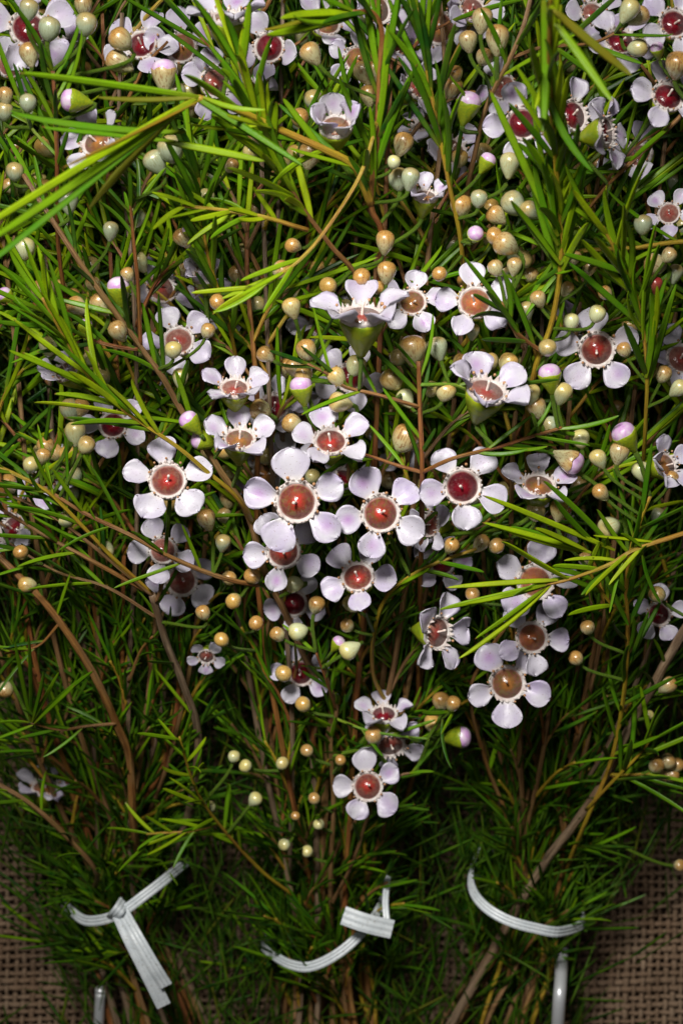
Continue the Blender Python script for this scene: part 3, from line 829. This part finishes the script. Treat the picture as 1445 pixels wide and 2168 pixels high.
# ---- branches packed in the depth of each bunch
BG = {}
GROUPTXT = 'branches packed deep inside the bunches'
BGLABEL = {'L': ('waxflower branch packed inside the bunch with the long dangling white tie', 'branches inside the left bunch'),
           'C': ('waxflower branch packed inside the bunch with the short folded white tie', 'branches inside the middle bunch'),
           'R': ('waxflower branch packed inside the bunch with the smooth curved white tie', 'branches inside the right bunch')}
TARGET = {'L': (-170, 470), 'C': (380, 1040), 'R': (960, 1620)}
FLOWER_SPOTS = []; BUD_SPOTS = []
for key, cnt in (('L', 13), ('C', 15), ('R', 13)):
    for i in range(cnt):
        lab, grp = BGLABEL[key]
        b = Branch('leafy_branch', lab, grp); BR.append(b)
        rand = random.Random(hash_str(key + str(i)))
        pp = bundle_start(key, rand)
        tx0, tx1 = TARGET[key]
        f = (i + .5) / cnt
        tx = tx0 + (tx1 - tx0) * f + rand.uniform(-30, 30)
        ty = rand.uniform(-160, 560)
        depth = rand.uniform(-1.9, -5.6)
        t0 = BUNDLE[key]['tie']
        mids = []
        for k in (.22, .45, .68, .86, 1.0):
            e = k ** .8
            px = t0[0] + (tx - t0[0]) * e + rand.uniform(-14, 14) + (f - .5) * 160 * math.sin(math.pi * k)
            py = t0[1] + (ty - t0[1]) * k
            dz = depth * (.25 + .75 * k) + rand.uniform(-.25, .25)
            mids.append(Q(px, py, dz))
        mp = m_per_px(.06)
        w0 = rand.uniform(11, 18)
        col = rand.choice(['brown', 'grey', 'orange', 'brown', 'red'])
        path = b.line('stem', pp + mids, w0 * mp, 8 * mp, col, True)
        b.stem = path
        n = len(path)
        # side shoots
        for k in range(20):
            fr = (.20 + .34 * (k + rand.random()) / 10) if k < 10 else (.54 + .45 * (k - 10 + rand.random()) / 10)
            j = min(n - 3, int(fr * (n - 1)))
            base = path[j]; ax = (path[j + 2] - path[j - 1]).normalized()
            bx, by = to_px(base)
            side = (-1 if k % 2 else 1)
            th = math.radians(rand.uniform(22, 50) if by < 1250 else rand.uniform(10, 38)) * side
            d = Matrix.Rotation(th, 3, 'Z') @ ax
            d.z = rand.uniform(-.05, .45) if by < 1250 else rand.uniform(.1, .9)
            top = by < 1250
            Ls = rand.uniform(130, 240) * (1 if top else .75) * m_per_px(base.z)
            end = base + d.normalized() * Ls
            lim = ZS(by) - .011 if top else ZS(by) + .005
            end.z = max(.006, min(end.z, lim))
            mid = base.lerp(end, .5) + ax * Ls * .12
            tw = b.line('twig', [base, mid, end], rand.uniform(7, 10) * mp, 5 * mp, rand.choice(['brown', 'red', 'yellow', 'yellow', 'orange']))
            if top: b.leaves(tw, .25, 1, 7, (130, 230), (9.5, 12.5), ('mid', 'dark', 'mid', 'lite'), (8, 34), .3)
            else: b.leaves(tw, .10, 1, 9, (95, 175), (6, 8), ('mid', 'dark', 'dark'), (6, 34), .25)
            if top and rand.random() < .5: BUD_SPOTS.append((b, tw[-1].copy(), rand.random()))

# ------------------------------------------------------------------ flowers and buds
def nearest(p, only=None, mind=0.0):
    best, bd = None, 1e9
    for b in BR if only is None else [only]:
        for path, rad, mainl in b.lines:
            for i in range(2, len(path)):
                q = path[i]
                d = (q - p).length
                c = d + max(0, q.z - p.z) * .8 + (0.004 if q.y > p.y else 0)
                if d < mind: c += .02
                if c < bd: best, bd = (b, q, rad[i]), c
    return best
def hermite(p0, t0, p1, t1, n=9):
    out = []
    for i in range(n + 1):
        t = i / n
        out.append(p0 * (2 * t ** 3 - 3 * t * t + 1) + t0 * (t ** 3 - 2 * t * t + t) + p1 * (-2 * t ** 3 + 3 * t * t) + t1 * (t ** 3 - t * t))
    return out
def stalk(owner, M, p0, d0, q, r0, r1, col='green'):
    """stalk from the base of a flower or bud (going along d0) to the point q on a branch"""
    L = (q - p0).length
    pts = hermite(p0, d0 * L * 1.0, q, (q - p0) * .9)
    for p in pts: p.z = max(p.z, .003)
    inv = M.inverted()
    sc = M.to_scale().x
    loc = [inv @ p for p in pts]
    n = len(loc)
    me = tube_mesh('stalk', loc, [(r0 + (r1 - r0) * i / (n - 1)) / sc for i in range(n)], BARK[col], 6, .03)
    new_obj('stalk', me, owner)

def flower(px, py, dz, diam, tx, ty, roll, elev, cup, branch=None, centre=None, lose=False):
    c = Q(px, py, dz) if centre is None else centre
    mp = m_per_px(c.z)
    R = diam * .5 * mp
    tz = math.sqrt(max(.03, 1 - tx * tx - ty * ty))
    n = Vector((tx, ty, tz)).normalized()
    rot = frame(n, Vector((1, 0, 0)))
    M = Matrix.Translation(c) @ (rot @ Matrix.Rotation(math.radians(roll), 3, 'Z')).to_4x4() @ Matrix.Diagonal((R, R, R, 1))
    base = c - n * R * .85
    b, q, rad = nearest(base - Vector((0, .004, .002)), branch, .004)
    f = new_obj('flower', random.choice(RIMM), b.root, b.local(M))
    for k in range(5):
        if lose and k == 3: continue
        a = math.radians(72 * k + rnd(-6, 6))
        e = math.radians(elev + rnd(-9, 11))
        rr = .375
        T = Matrix.Translation((rr * math.cos(a), rr * math.sin(a), .0)) @ Matrix.Rotation(a, 4, 'Z') @ Matrix.Rotation(-e, 4, 'Y') @ Matrix.Rotation(rnd(-.2, .2), 4, 'X') @ Matrix.Diagonal((rnd(.93, 1.08), rnd(.86, 1.10), rnd(.7, 1.5), 1))
        new_obj('petal', random.choice(PETALM), f, T)
    new_obj('nectar_cup', CUPM[cup], f)
    new_obj('calyx', FCALM, f)
    if elev < 60:
        new_obj('style', random.choice(STYLEM), f, Matrix.Rotation(rnd(0, 6), 4, 'Z'))
        new_obj('anthers', random.choice(ANTHM), f, Matrix.Rotation(rnd(0, 6), 4, 'Z'))
    stalk(f, M, base + n * R * .04, -n, q, 5.5 * mp, 4.5 * mp)
    FLREC.append((c.copy(), n.copy(), R, elev))
    b.carry.append(('flower', cup, round(px), round(py)))
    return f

def bud(px, py, r, kind, ang=None, dz=None, branch=None, centre=None):
    if dz is None: dz = rnd(-.25, .35)
    c = Q(px, py, dz) if centre is None else centre
    mp = m_per_px(c.z)
    R = r * mp
    b, q, rad = nearest(c - Vector((0, R * 1.6, R * .6)), branch, R * 1.5)
    d = (c - q)
    if d.length < 1e-5: d = Vector((0, 1, .5))
    d.normalize()
    if ang is None: d = (d * .8 + Vector((rnd(-.35, .35), .4, .4))).normalized()
    else: d = Vector((math.cos(math.radians(ang)), math.sin(math.radians(ang)), rnd(.15, .45))).normalized()
    M = Matrix.Translation(c) @ frame(d, Vector((rnd(-1, 1), rnd(-1, 1), .2))).to_4x4() @ Matrix.Diagonal((R, R, R, 1))
    if kind in ('pink', 'pinktan'):
        o = new_obj('bud', CALYXM if kind == 'pink' else CALYXT, b.root, b.local(M))
        new_obj('petal_dome', DOMEM, o)
        bl = 1.65
    else:
        i = random.randrange(4)
        o = new_obj('bud', BUDM[kind][i], b.root, b.local(M))
        bl = 1.38 if i % 2 == 0 else 1.12
    stalk(o, M, c - d * R * bl, -d, q, 5.0 * mp * max(.7, r / 22), 4.0 * mp)
    b.carry.append(('bud', kind, round(px), round(py)))

FLOWERS = [
 (355, 1018, .6, 188, .05, .28, 95, 8, 'red'), (628, 1062, .9, 218, 0, .06, 100, 4, 'olive'), (805, 1087, .8, 196, 0, .05, 115, 4, 'olive'), (978, 1030, .4, 188, 0, .15, 125, 4, 'crimson'),
 (345, 1165, -.2, 142, .1, .1, 114, 6, 'pink'), (600, 1168, .1, 172, 0, .1, 186, 2, 'red'), (757, 1222, .5, 168, -.12, .48, 58, 6, 'red'), (925, 1340, .4, 172, .66, -.05, 78, 14, 'pink'),
 (1125, 1350, .1, 162, .1, .15, 350, 4, 'orange'), (1073, 1447, .6, 182, 0, 0, 270, 4, 'tan'), (1132, 1232, -.1, 184, .1, .25, 300, 4, 'orange'), (778, 1665, 1.0, 152, 0, .12, 102, 6, 'red'),
 (812, 1512, -.2, 135, 0, .85, 90, 20, 'crimson'), (826, 1578, 0, 150, .1, -.55, 270, 0, 'pink'), (507, 930, .4, 165, .05, .72, 90, 36, 'tan'), (497, 822, .2, 152, .05, .72, 90, 32, 'pink'),
 (700, 935, .5, 172, 0, .6, 100, 22, 'red'), (765, 668, 1.1, 222, .0, .84, 20, 26, 'pink'), (1030, 828, 1.1, 205, .22, .72, 112, 34, 'pink'), (1005, 640, .1, 174, -.1, .3, 95, 6, 'orange'),
 (1262, 740, -.4, 182, -.1, -.2, 25, 6, 'red'), (1140, 1028, .2, 168, .05, .72, 90, 24, 'tan'), (872, 640, -.8, 145, 0, .3, 85, 8, 'tan'), (378, 722, -.9, 158, 0, .3, 115, 8, 'pink'),
 (710, 268, .6, 165, 0, .55, 90, 62, 'tan'), (900, 415, -.3, 124, .1, .75, 90, 50, 'tan'), (480, 38, .6, 188, 0, .82, 70, 24, 'tan'), (1105, 262, -.5, 170, .1, 0, 110, 6, 'crimson'),
 (1213, 245, -.3, 165, .5, .1, 90, 8, 'crimson'), (1283, 280, .2, 156, .82, .05, 80, 4, 'crimson'), (1412, 205, -.5, 166, .2, .3, 100, 6, 'crimson'), (1425, 50, -.3, 155, .1, .1, 140, 4, 'crimson'),
 (1312, 88, -.8, 155, .1, .3, 60, 6, 'crimson'), (62, 62, -.7, 195, .3, .1, 100, 6, 'crimson'), (205, 300, -.2, 165, -.4, .3, 100, 30, 'tan'), (935, 1192, -1.2, 132, .1, .2, 80, 6, 'crimson'),
 (622, 1278, -1.1, 134, 0, .2, 130, 6, 'crimson'), (637, 1425, -.9, 132, .1, .1, 100, 6, 'crimson'), (437, 1390, -.7, 84, 0, -.5, 270, 6, 'pink'), (1393, 1300, -.9, 124, .1, .1, 80, 6, 'crimson'),
 (1408, 985, -.2, 134, .5, .3, 110, 32, 'tan'), (740, 800, -.9, 150, 0, .1, 60, 6, 'crimson'), (240, 900, -.9, 144, 0, .2, 40, 8, 'crimson'), (432, 585, -.8, 118, 0, .7, 80, 60, 'tan'),
 (140, 785, -.5, 135, -.4, .55, 100, 58, 'tan'), (95, 1668, -2.0, 135, .1, .9, 90, 16, 'tan'), (1415, 452, -1.0, 112, -.3, .1, 130, 8, 'pink'),
 (912, 1110, -.3, 130, -.8, .1, 90, 4, 'pink')]
BACK = [(385, 100), (455, 175), (525, 195), (570, 100), (840, 92), (880, 185), (800, 20), (930, 60), (1065, 185), (1255, 30), (1345, 330), (300, 95), (20, 140), (135, 100), (690, 50), (755, 125), (900, 262),
        (955, 320), (690, 690), (580, 862), (645, 905), (880, 1105), (735, 1015), (560, 1005), (1205, 690), (460, 652), (105, 1010), (310, 830), (25, 1120), (1440, 760), (385, 1230), (340, 610), 
        (1180, 1100), (840, 940), (1000, 20), ]
OWNER = {(1132, 1232): O_, (1125, 1350): O_, (1073, 1447): O_, (345, 1165): J, (972, 1561): M_, (826, 1578): M_, (812, 1512): M_, (873, 738): C, (628, 1062): A, (507, 930): A,
         (805, 1087): P_, (978, 1030): C, (912, 1110): C, (1140, 1028): C, (925, 1340): O_}
for f in FLOWERS: flower(*f, branch=OWNER.get(f[:2]))
for (x, y) in BACK:
    flower(x, y, rnd(-2.9, -1.5), rnd(130, 170), rnd(-.6, .6), rnd(-.2, .72), rnd(0, 360), rnd(4, 34), random.choice(['crimson', 'pink', 'tan', 'pink', 'tan']), lose=random.random() < .4)

BUDS = [
 (62, 18, 20, 'green', 80), (105, 60, 24, 'green', 78), (183, 50, 23, 'green', 80), (255, 83, 25, 'tan', 140), (250, 130, 24, 'tan', 150), (348, 155, 28, 'pinktan', 90), (155, 213, 25, 'pink', 175),
 (60, 217, 19, 'green', 85), (10, 235, 19, 'green', 85), (12, 202, 17, 'tan', 90), (62, 112, 21, 'tan', 100), (32, 363, 19, 'green', 85), (362, 315, 28, 'green', 105), (328, 342, 24, 'green', 125), (235, 487, 17, 'green', 80),
 (52, 525, 23, 'pale', 85), (520, 257, 20, 'green'), (540, 300, 20, 'tan'), (580, 317, 20, 'gold'), (532, 322, 18, 'pale'), (657, 325, 25, 'tan'), (635, 250, 20, 'tan'), (657, 112, 22, 'tan'), (145, 425, 22, 'green'),
 (385, 503, 18, 'tan'), (490, 350, 16, 'tan'), (400, 488, 14, 'pink'), (290, 460, 20, 'green'), (145, 483, 14, 'pink'),
 (1020, 40, 22, 'tan', 85), (1052, 80, 26, 'tan', 90), (990, 85, 20, 'tan', 100), (770, 152, 22, 'tan'), (792, 148, 18, 'tan'), (780, 200, 20, 'tan'), (853, 302, 21, 'tan', 70), (833, 343, 14, 'cream'),
 (843, 378, 23, 'green', 95), (868, 376, 21, 'green', 80), (815, 510, 21, 'tan', 85), (990, 222, 27, 'pink', 75), (1078, 346, 22, 'pale', 85), (1331, 20, 22, 'pale', 60), (1353, 34, 20, 'tan', 30), (1350, 101, 20, 'pale', 5),
 (1390, 105, 15, 'pink'), (1433, 135, 26, 'tan'), (1030, 342, 18, 'pink'), (975, 435, 23, 'tan'), (1013, 420, 19, 'green', 85), (1048, 455, 20, 'tan', 140), (1085, 430, 26, 'green', 130), (1120, 445, 20, 'green', 150),
 (1360, 475, 20, 'green', 90), (1068, 517, 25, 'tan', 155), (1045, 500, 18, 'tan'), (1005, 497, 18, 'pink'),
 (617, 650, 20, 'gold'), (695, 605, 19, 'gold'), (597, 572, 21, 'tan'), (648, 740, 22, 'tan', 110), (642, 792, 21, 'gold', 100), (622, 778, 18, 'tan'), (638, 822, 25, 'pink', 100), (712, 797, 19, 'gold'), (717, 852, 22, 'gold', 170),
 (618, 897, 21, 'tan', 150), (550, 868, 23, 'tan', 155), (367, 740, 18, 'pale', 85), (382, 798, 18, 'pale', 85), (103, 733, 20, 'pale', 95), (252, 612, 25, 'pink', 95), (163, 647, 20, 'tan', 140), (212, 642, 21, 'tan', 120),
 (92, 615, 25, 'tan', 110), (148, 866, 22, 'green', 110), (172, 862, 19, 'tan', 70), (160, 914, 22, 'pale', 90), (183, 942, 19, 'gold', 60), (402, 893, 22, 'pink', 130), (427, 932, 22, 'pink', 165), (92, 965, 16, 'tan'),
 (250, 700, 20, 'tan'), (270, 580, 15, 'tan'), (180, 692, 17, 'pink'), (12, 627, 18, 'pink'),
 (818, 574, 21, 'tan', 88), (765, 587, 19, 'tan'), (800, 610, 15, 'tan'), (873, 738, 29, 'tan', 92), (925, 735, 22, 'green'), (842, 757, 18, 'green'), (753, 773, 21, 'pale'), (828, 803, 24, 'gold', 130), (943, 829, 21, 'gold', 70),
 (857, 842, 19, 'cream'), (913, 824, 17, 'pale'), (1038, 765, 18, 'gold'), (1075, 767, 21, 'gold', 60), (1123, 832, 20, 'pale'), (1135, 862, 21, 'tan'), (1163, 796, 25, 'pink', 100), (1190, 831, 20, 'pale'),
 (858, 927, 29, 'tan', 60), (1165, 900, 20, 'green', 200), (1263, 664, 18, 'cream', 70), (1208, 680, 17, 'cream', 85), (1113, 655, 17, 'green'), (1387, 602, 15, 'red', 90), (1385, 560, 23, 'tan', 170), (1428, 577, 17, 'green'),
 (1415, 540, 16, 'tan'), (1247, 567, 15, 'tan'), (1403, 792, 18, 'tan'), (1437, 822, 18, 'pale'), (1228, 928, 20, 'cream', 100), (1265, 970, 18, 'pale', 120), (1310, 957, 21, 'tan', 80), (1322, 922, 27, 'pink', 125),
 (1208, 977, 26, 'pinktan', 330), (1355, 996, 19, 'cream', 110), (1420, 1012, 16, 'tan'), (1270, 1042, 17, 'tan'), (1133, 1082, 20, 'gold', 85), (1182, 1078, 20, 'gold', 85), (1088, 562, 16, 'tan'), (1048, 567, 17, 'tan'),
 (1138, 632, 17, 'tan'), (1158, 737, 19, 'green'), (1200, 610, 14, 'tan'), (1215, 545, 14, 'tan'),
 (140, 1100, 17, 'pale'), (45, 1170, 16, 'tan'), (57, 1238, 18, 'gold', 180), (225, 1165, 18, 'pale', 270), (12, 1460, 17, 'tan', 270), (437, 1098, 20, 'tan'), (472, 1148, 17, 'green', 80), (495, 1272, 17, 'gold'), (430, 1297, 16, 'tan', 110),
 (470, 1355, 16, 'gold'), (542, 1320, 16, 'tan'), (587, 1343, 16, 'tan'), (630, 1337, 20, 'cream', 195), (622, 1237, 19, 'cream', 185), (600, 1427, 18, 'gold'), (642, 1492, 17, 'gold'), (495, 1602, 13, 'cream'), (597, 1617, 14, 'pale'),
 (650, 1590, 14, 'tan'), (485, 1225, 16, 'tan'), (535, 1220, 18, 'tan'), (670, 1280, 18, 'tan'), (520, 1622, 14, 'cream'), (745, 1277, 20, 'cream', 130), (738, 1377, 20, 'cream', 210), (933, 1484, 19, 'tan', 90), (958, 1490, 16, 'tan'),
 (915, 1531, 19, 'gold', 80), (972, 1561, 24, 'pink', 5), (790, 1557, 19, 'tan'), (1288, 1116, 24, 'pale', 205), (1000, 1259, 16, 'tan'), (1243, 1329, 16, 'tan'), (1218, 1394, 16, 'tan'), (1390, 1259, 18, 'gold'), (1413, 1451, 18, 'tan'),
 (1388, 1620, 17, 'tan'), (1412, 1612, 17, 'tan'), (1395, 1645, 17, 'tan'), (1420, 1640, 17, 'tan'), (1432, 1620, 15, 'tan'), (1238, 1184, 15, 'tan'), (735, 1324, 15, 'tan'), (1018, 1149, 18, 'tan'), (1050, 1156, 17, 'tan'), (955, 1155, 16, 'tan'),
 (540, 1692, 15, 'cream'), (445, 1708, 12, 'cream'), (665, 1691, 13, 'tan'), (625, 1728, 10, 'tan'), (675, 1746, 12, 'cream'), (602, 1788, 13, 'cream'), (650, 1803, 13, 'cream'), (1437, 1832, 13, 'tan'), (715, 1362, 15, 'pink'), (1373, 1514, 10, 'cream'),
 (720, 1610, 12, 'tan'), (460, 640, 17, 'tan'), (560, 750, 17, 'tan'), (930, 580, 16, 'tan'), (1320, 740, 16, 'tan'), (1000, 700, 15, 'green'), (620, 520, 16, 'tan'), (440, 700, 16, 'tan'), (1280, 620, 15, 'tan')]
for bd in BUDS: bud(*bd, branch=OWNER.get(bd[:2]))
for (b, p, r) in BUD_SPOTS:
    for k in range(random.choice([1, 2, 3])):
        c = p + Vector((rnd(-.004, .004), rnd(0, .006), rnd(0, .004)))
        x, y = to_px(c)
        if c.z > ZS(y) - .004: c.z = ZS(y) - .004
        bud(x, y, rnd(16, 21), random.choice(['tan', 'green', 'tan', 'pale', 'gold']), None, 0, b, c)

# no needle may run through the petals or the cup of a flower
FC = np.array([tuple(c) for c, n, R, e in FLREC]); FN = np.array([tuple(n) for c, n, R, e in FLREC]); FR = np.array([R for c, n, R, e in FLREC])
FE = np.array([math.tan(math.radians(min(60, e))) for c, n, R, e in FLREC])
culled = 0
for (o, a, t, keep) in LEAFREC:
    if keep: continue
    pts = np.array([tuple(a.lerp(t, k / 9)) for k in range(10)])
    d = pts[:, None, :] - FC[None]
    h = (d * FN[None]).sum(2)
    rad = np.sqrt(np.maximum(0, (d ** 2).sum(2) - h * h))
    hh = h - np.maximum(0, rad - .38 * FR) * FE
    if ((rad < FR * .98) & (hh > -.10 * FR) & (hh < .16 * FR)).any() or ((rad < FR * .42) & (h > -.6 * FR) & (h < .2 * FR)).any():
        bpy.data.objects.remove(o, do_unlink=True); culled += 1

# ------------------------------------------------------------------ white ties
def ribbon(name, pts, parent=None, thick=.0005, ribs=3):
    """pts: (world point, outward normal); a flat plastic strip with lengthwise ribs"""
    V, F = [], []
    n = len(pts); m = 2 * ribs + 1
    for i, (p, nrm, w) in enumerate(pts):
        t = (pts[min(i + 1, n - 1)][0] - pts[max(i - 1, 0)][0]).normalized()
        nn = (nrm - t * nrm.dot(t)).normalized(); s_ = t.cross(nn)
        for lay in (0, 1):
            for k in range(m):
                v = -1 + 2 * k / (m - 1)
                h = .00012 if k % 2 else -.00004
                V.append(p + s_ * (v * w * .5) + nn * (h - lay * thick))
    for i in range(n - 1):
        a, b = i * 2 * m, (i + 1) * 2 * m
        for k in range(m - 1):
            F.append((a + k, a + k + 1, b + k + 1, b + k)); F.append((a + m + k, b + m + k, b + m + k + 1, a + m + k + 1))
        F.append((a, b, b + m, a + m)); F.append((a + m - 1, a + 2 * m - 1, b + 2 * m - 1, b + m - 1))
    for a in (0, (n - 1) * 2 * m):
        F.append(tuple([a + k for k in range(m)] + [a + 2 * m - 1 - k for k in range(m)]))
    me = mesh_from(name, V, F, False); me.materials.append(TIE)
    return new_obj(name, me, parent)
def band(front, back_z, width_px, centre):
    """front: (px, py, z) points over the bundle; closes underneath it"""
    fr = [P(*p) for p in front]
    a, b = fr[-1], fr[0]
    bk = []
    for t in (.15, .4, .6, .85):
        q = a.lerp(b, t); q.z = back_z + (abs(t - .5) * 2) ** 2 * .006; bk.append(q)
    loop = smooth(fr + bk + [fr[0]], 6)
    cz = P(*centre)
    out = []
    for p in loop:
        nr = (p - cz); nr.y *= .25
        out.append((p, nr.normalized(), width_px * m_per_px(.035)))
    return out
t1 = new_obj('plastic_tie', None); t1.location = P(262, 1925, 0.0)
tag(t1, 'white ribbed plastic tie with two long ends dangling over the left bunch', 'tie', 'ties round the bunches')
def put(o, parent): o.parent = parent; o.matrix_parent_inverse = Matrix.Translation(-parent.location); return o
put(ribbon('band', band([(128, 1905, .016), (150, 1930, .028), (185, 1950, .036), (245, 1938, .042), (310, 1893, .042), (365, 1850, .037), (402, 1818, .022)], .0035, 21, (262, 1925, .015))), t1)
def strip(pts, nrm, wpx):
    ps = smooth([P(*p) for p in pts], 6)
    return [(p, nrm, wpx * m_per_px(.04)) for p in ps]
put(ribbon('tail', strip([(248, 1925, .0425), (275, 1985, .046), (310, 2055, .046), (347, 2130, .043)], Vector((.1, .1, 1)), 30)), t1)
put(ribbon('tail', strip([(258, 1928, .0430), (290, 1985, .0475), (325, 2045, .048), (352, 2088, .046)], Vector((-.1, .15, 1)), 26)), t1)
put(ribbon('knot', strip([(236, 1946, .0405), (243, 1938, .0445), (254, 1924, .0452), (264, 1908, .0415)], Vector((.2, .1, 1)), 25)), t1)
t2 = new_obj('plastic_tie', None); t2.location = P(690, 1995, 0.0)
tag(t2, 'white ribbed plastic tie with a short folded end round the middle bunch', 'tie', 'ties round the bunches')
put(ribbon('band', band([(548, 2000, .018), (575, 2022, .030), (615, 2043, .038), (660, 2046, .042), (720, 2016, .043), (775, 1965, .040), (808, 1915, .030), (818, 1860, .016)], .0035, 20, (690, 1995, .016))), t2)
put(ribbon('folded_end', strip([(726, 1938, .048), (775, 1955, .0485), (830, 1968, .047)], Vector((0, .1, 1)), 38)), t2)
put(ribbon('tail', strip([(820, 1960, .045), (816, 1910, .042), (822, 1855, .036)], Vector((.3, 0, 1)), 13), ribs=2), t2)
t3 = new_obj('plastic_tie', None); t3.location = P(1105, 1935, 0.0)
tag(t3, 'plain white plastic band curving smoothly under the right bunch beside bare burlap', 'tie', 'ties round the bunches')
put(ribbon('band', band([(1012, 1790, .014), (995, 1840, .024), (996, 1880, .034), (1022, 1917, .041), (1070, 1947, .044), (1130, 1965, .044), (1190, 1973, .040), (1238, 1948, .024)], .0035, 21, (1105, 1935, .016))), t3)

# ------------------------------------------------------------------ chrome rods lying on the burlap
def rod(pts, wpx, label):
    path = smooth([P(*p) for p in pts], 6)
    root = new_obj('metal_rod', None); root.location = path[0]
    r = wpx * .5 * m_per_px(.01)
    me = tube_mesh('shaft', [p - path[0] for p in path], [r] * len(path), CHROME, 14)
    new_obj('shaft', me, root)
    cap = lathe('end_cap', [(r * .98, 0), (r * 1.08, r * .15), (r * 1.05, r * .6), (r * .7, r * 1.0), (r * .15, r * 1.15)], 14, CHROME)
    d = (path[-1] - path[-2]).normalized()
    new_obj('end_cap', cap, root, Matrix.Translation(path[-1] - path[0]) @ frame(d, Vector((0, 0, 1))).to_4x4())
    tag(root, label, 'rod', 'metal rods under the bunches')
rod([(1170, 2420, .007), (1176, 2250, .022), (1182, 2130, .030), (1186, 2075, .027), (1189, 2000, .012)], 26, 'shiny chrome rod standing out beside the right bunch on bare burlap')
rod([(204, 2420, .006), (207, 2250, .009), (210, 2160, .014), (213, 2100, .017)], 22, 'chrome rod half hidden under the left bunch below the dangling tie ends')

# ------------------------------------------------------------------ the uncountable mass of needles in the depth
def needle_mass(name, label, N, gen):
    V0, F0 = [], []
    ts = [0, .2, .55, .85, 1.0]; wd = [.5, .9, 1, .7, .05]
    sec = [(-.5, 0), (0, .22), (.5, 0), (0, -.22)]
    tv = []; 
    for t, w in zip(ts, wd):
        for (a, b) in sec: tv.append((a * w, b * w, t))
    tv = np.array(tv)
    tf = []
    for r in range(4):
        for k in range(4):
            k2 = (k + 1) % 4
            tf.append((r * 4 + k, r * 4 + k2, (r + 1) * 4 + k2, (r + 1) * 4 + k))
    tf = np.array(tf)
    allv = np.zeros((N, 20, 3)); 
    for i in range(N):
        base, d, L, w = gen()
        z = Vector(d).normalized()
        Rm = np.array(frame(z, Vector((rnd(-1, 1), rnd(-1, 1), rnd(-1, 1)))))
        loc = tv.copy()
        bend = rnd(-1.5, 1.5)
        loc[:, 0] = loc[:, 0] * w + bend * w * tv[:, 2] ** 2
        loc[:, 1] = loc[:, 1] * w; loc[:, 2] *= L
        allv[i] = loc @ Rm.T + np.array(base)
    allv[:, :, 2] = np.maximum(allv[:, :, 2], .0015)
    faces = (tf[None] + (np.arange(N) * 20)[:, None, None]).reshape(-1, 4)
    me = bpy.data.meshes.new(name)
    me.from_pydata(allv.reshape(-1, 3).tolist(), [], faces.tolist())
    me.polygons.foreach_set('use_smooth', [True] * len(me.polygons))
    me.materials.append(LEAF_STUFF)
    o = new_obj(name, me)
    o['kind'] = 'stuff'; o['label'] = label; o['category'] = 'foliage'
def cover(px, py):
    """how densely the bunches cover the burlap here"""
    if py < 1500: return 1.0
    if py < 1830: return .45 if 940 < px < 1050 else 1.0
    if px < 40 + (py - 1830) * .35: return .06
    if px > 1400 - (py - 1830) * 1.2 and px > 1225: return .06
    return .9
def gen_deep():
    while True:
        px = rnd(-220, 1660); py = rnd(-260, 2320)
        if random.random() < cover(px, py): break
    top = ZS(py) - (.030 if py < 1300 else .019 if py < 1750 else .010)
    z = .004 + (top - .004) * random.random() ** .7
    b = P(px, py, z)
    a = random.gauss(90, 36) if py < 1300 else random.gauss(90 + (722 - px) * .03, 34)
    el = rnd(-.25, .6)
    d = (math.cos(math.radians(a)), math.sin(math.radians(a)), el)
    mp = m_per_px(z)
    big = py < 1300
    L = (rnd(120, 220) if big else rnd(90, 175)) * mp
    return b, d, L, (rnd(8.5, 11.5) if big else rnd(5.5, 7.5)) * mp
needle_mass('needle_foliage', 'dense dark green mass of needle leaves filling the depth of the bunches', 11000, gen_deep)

import sys
print('LEAVES', sum(b.nleaf for b in BR), 'CULLED', culled, 'OBJECTS', len(bpy.data.objects))
for b in BR[:25]: print('BRANCH', b.label[:50], '|', b.nleaf, b.carry)
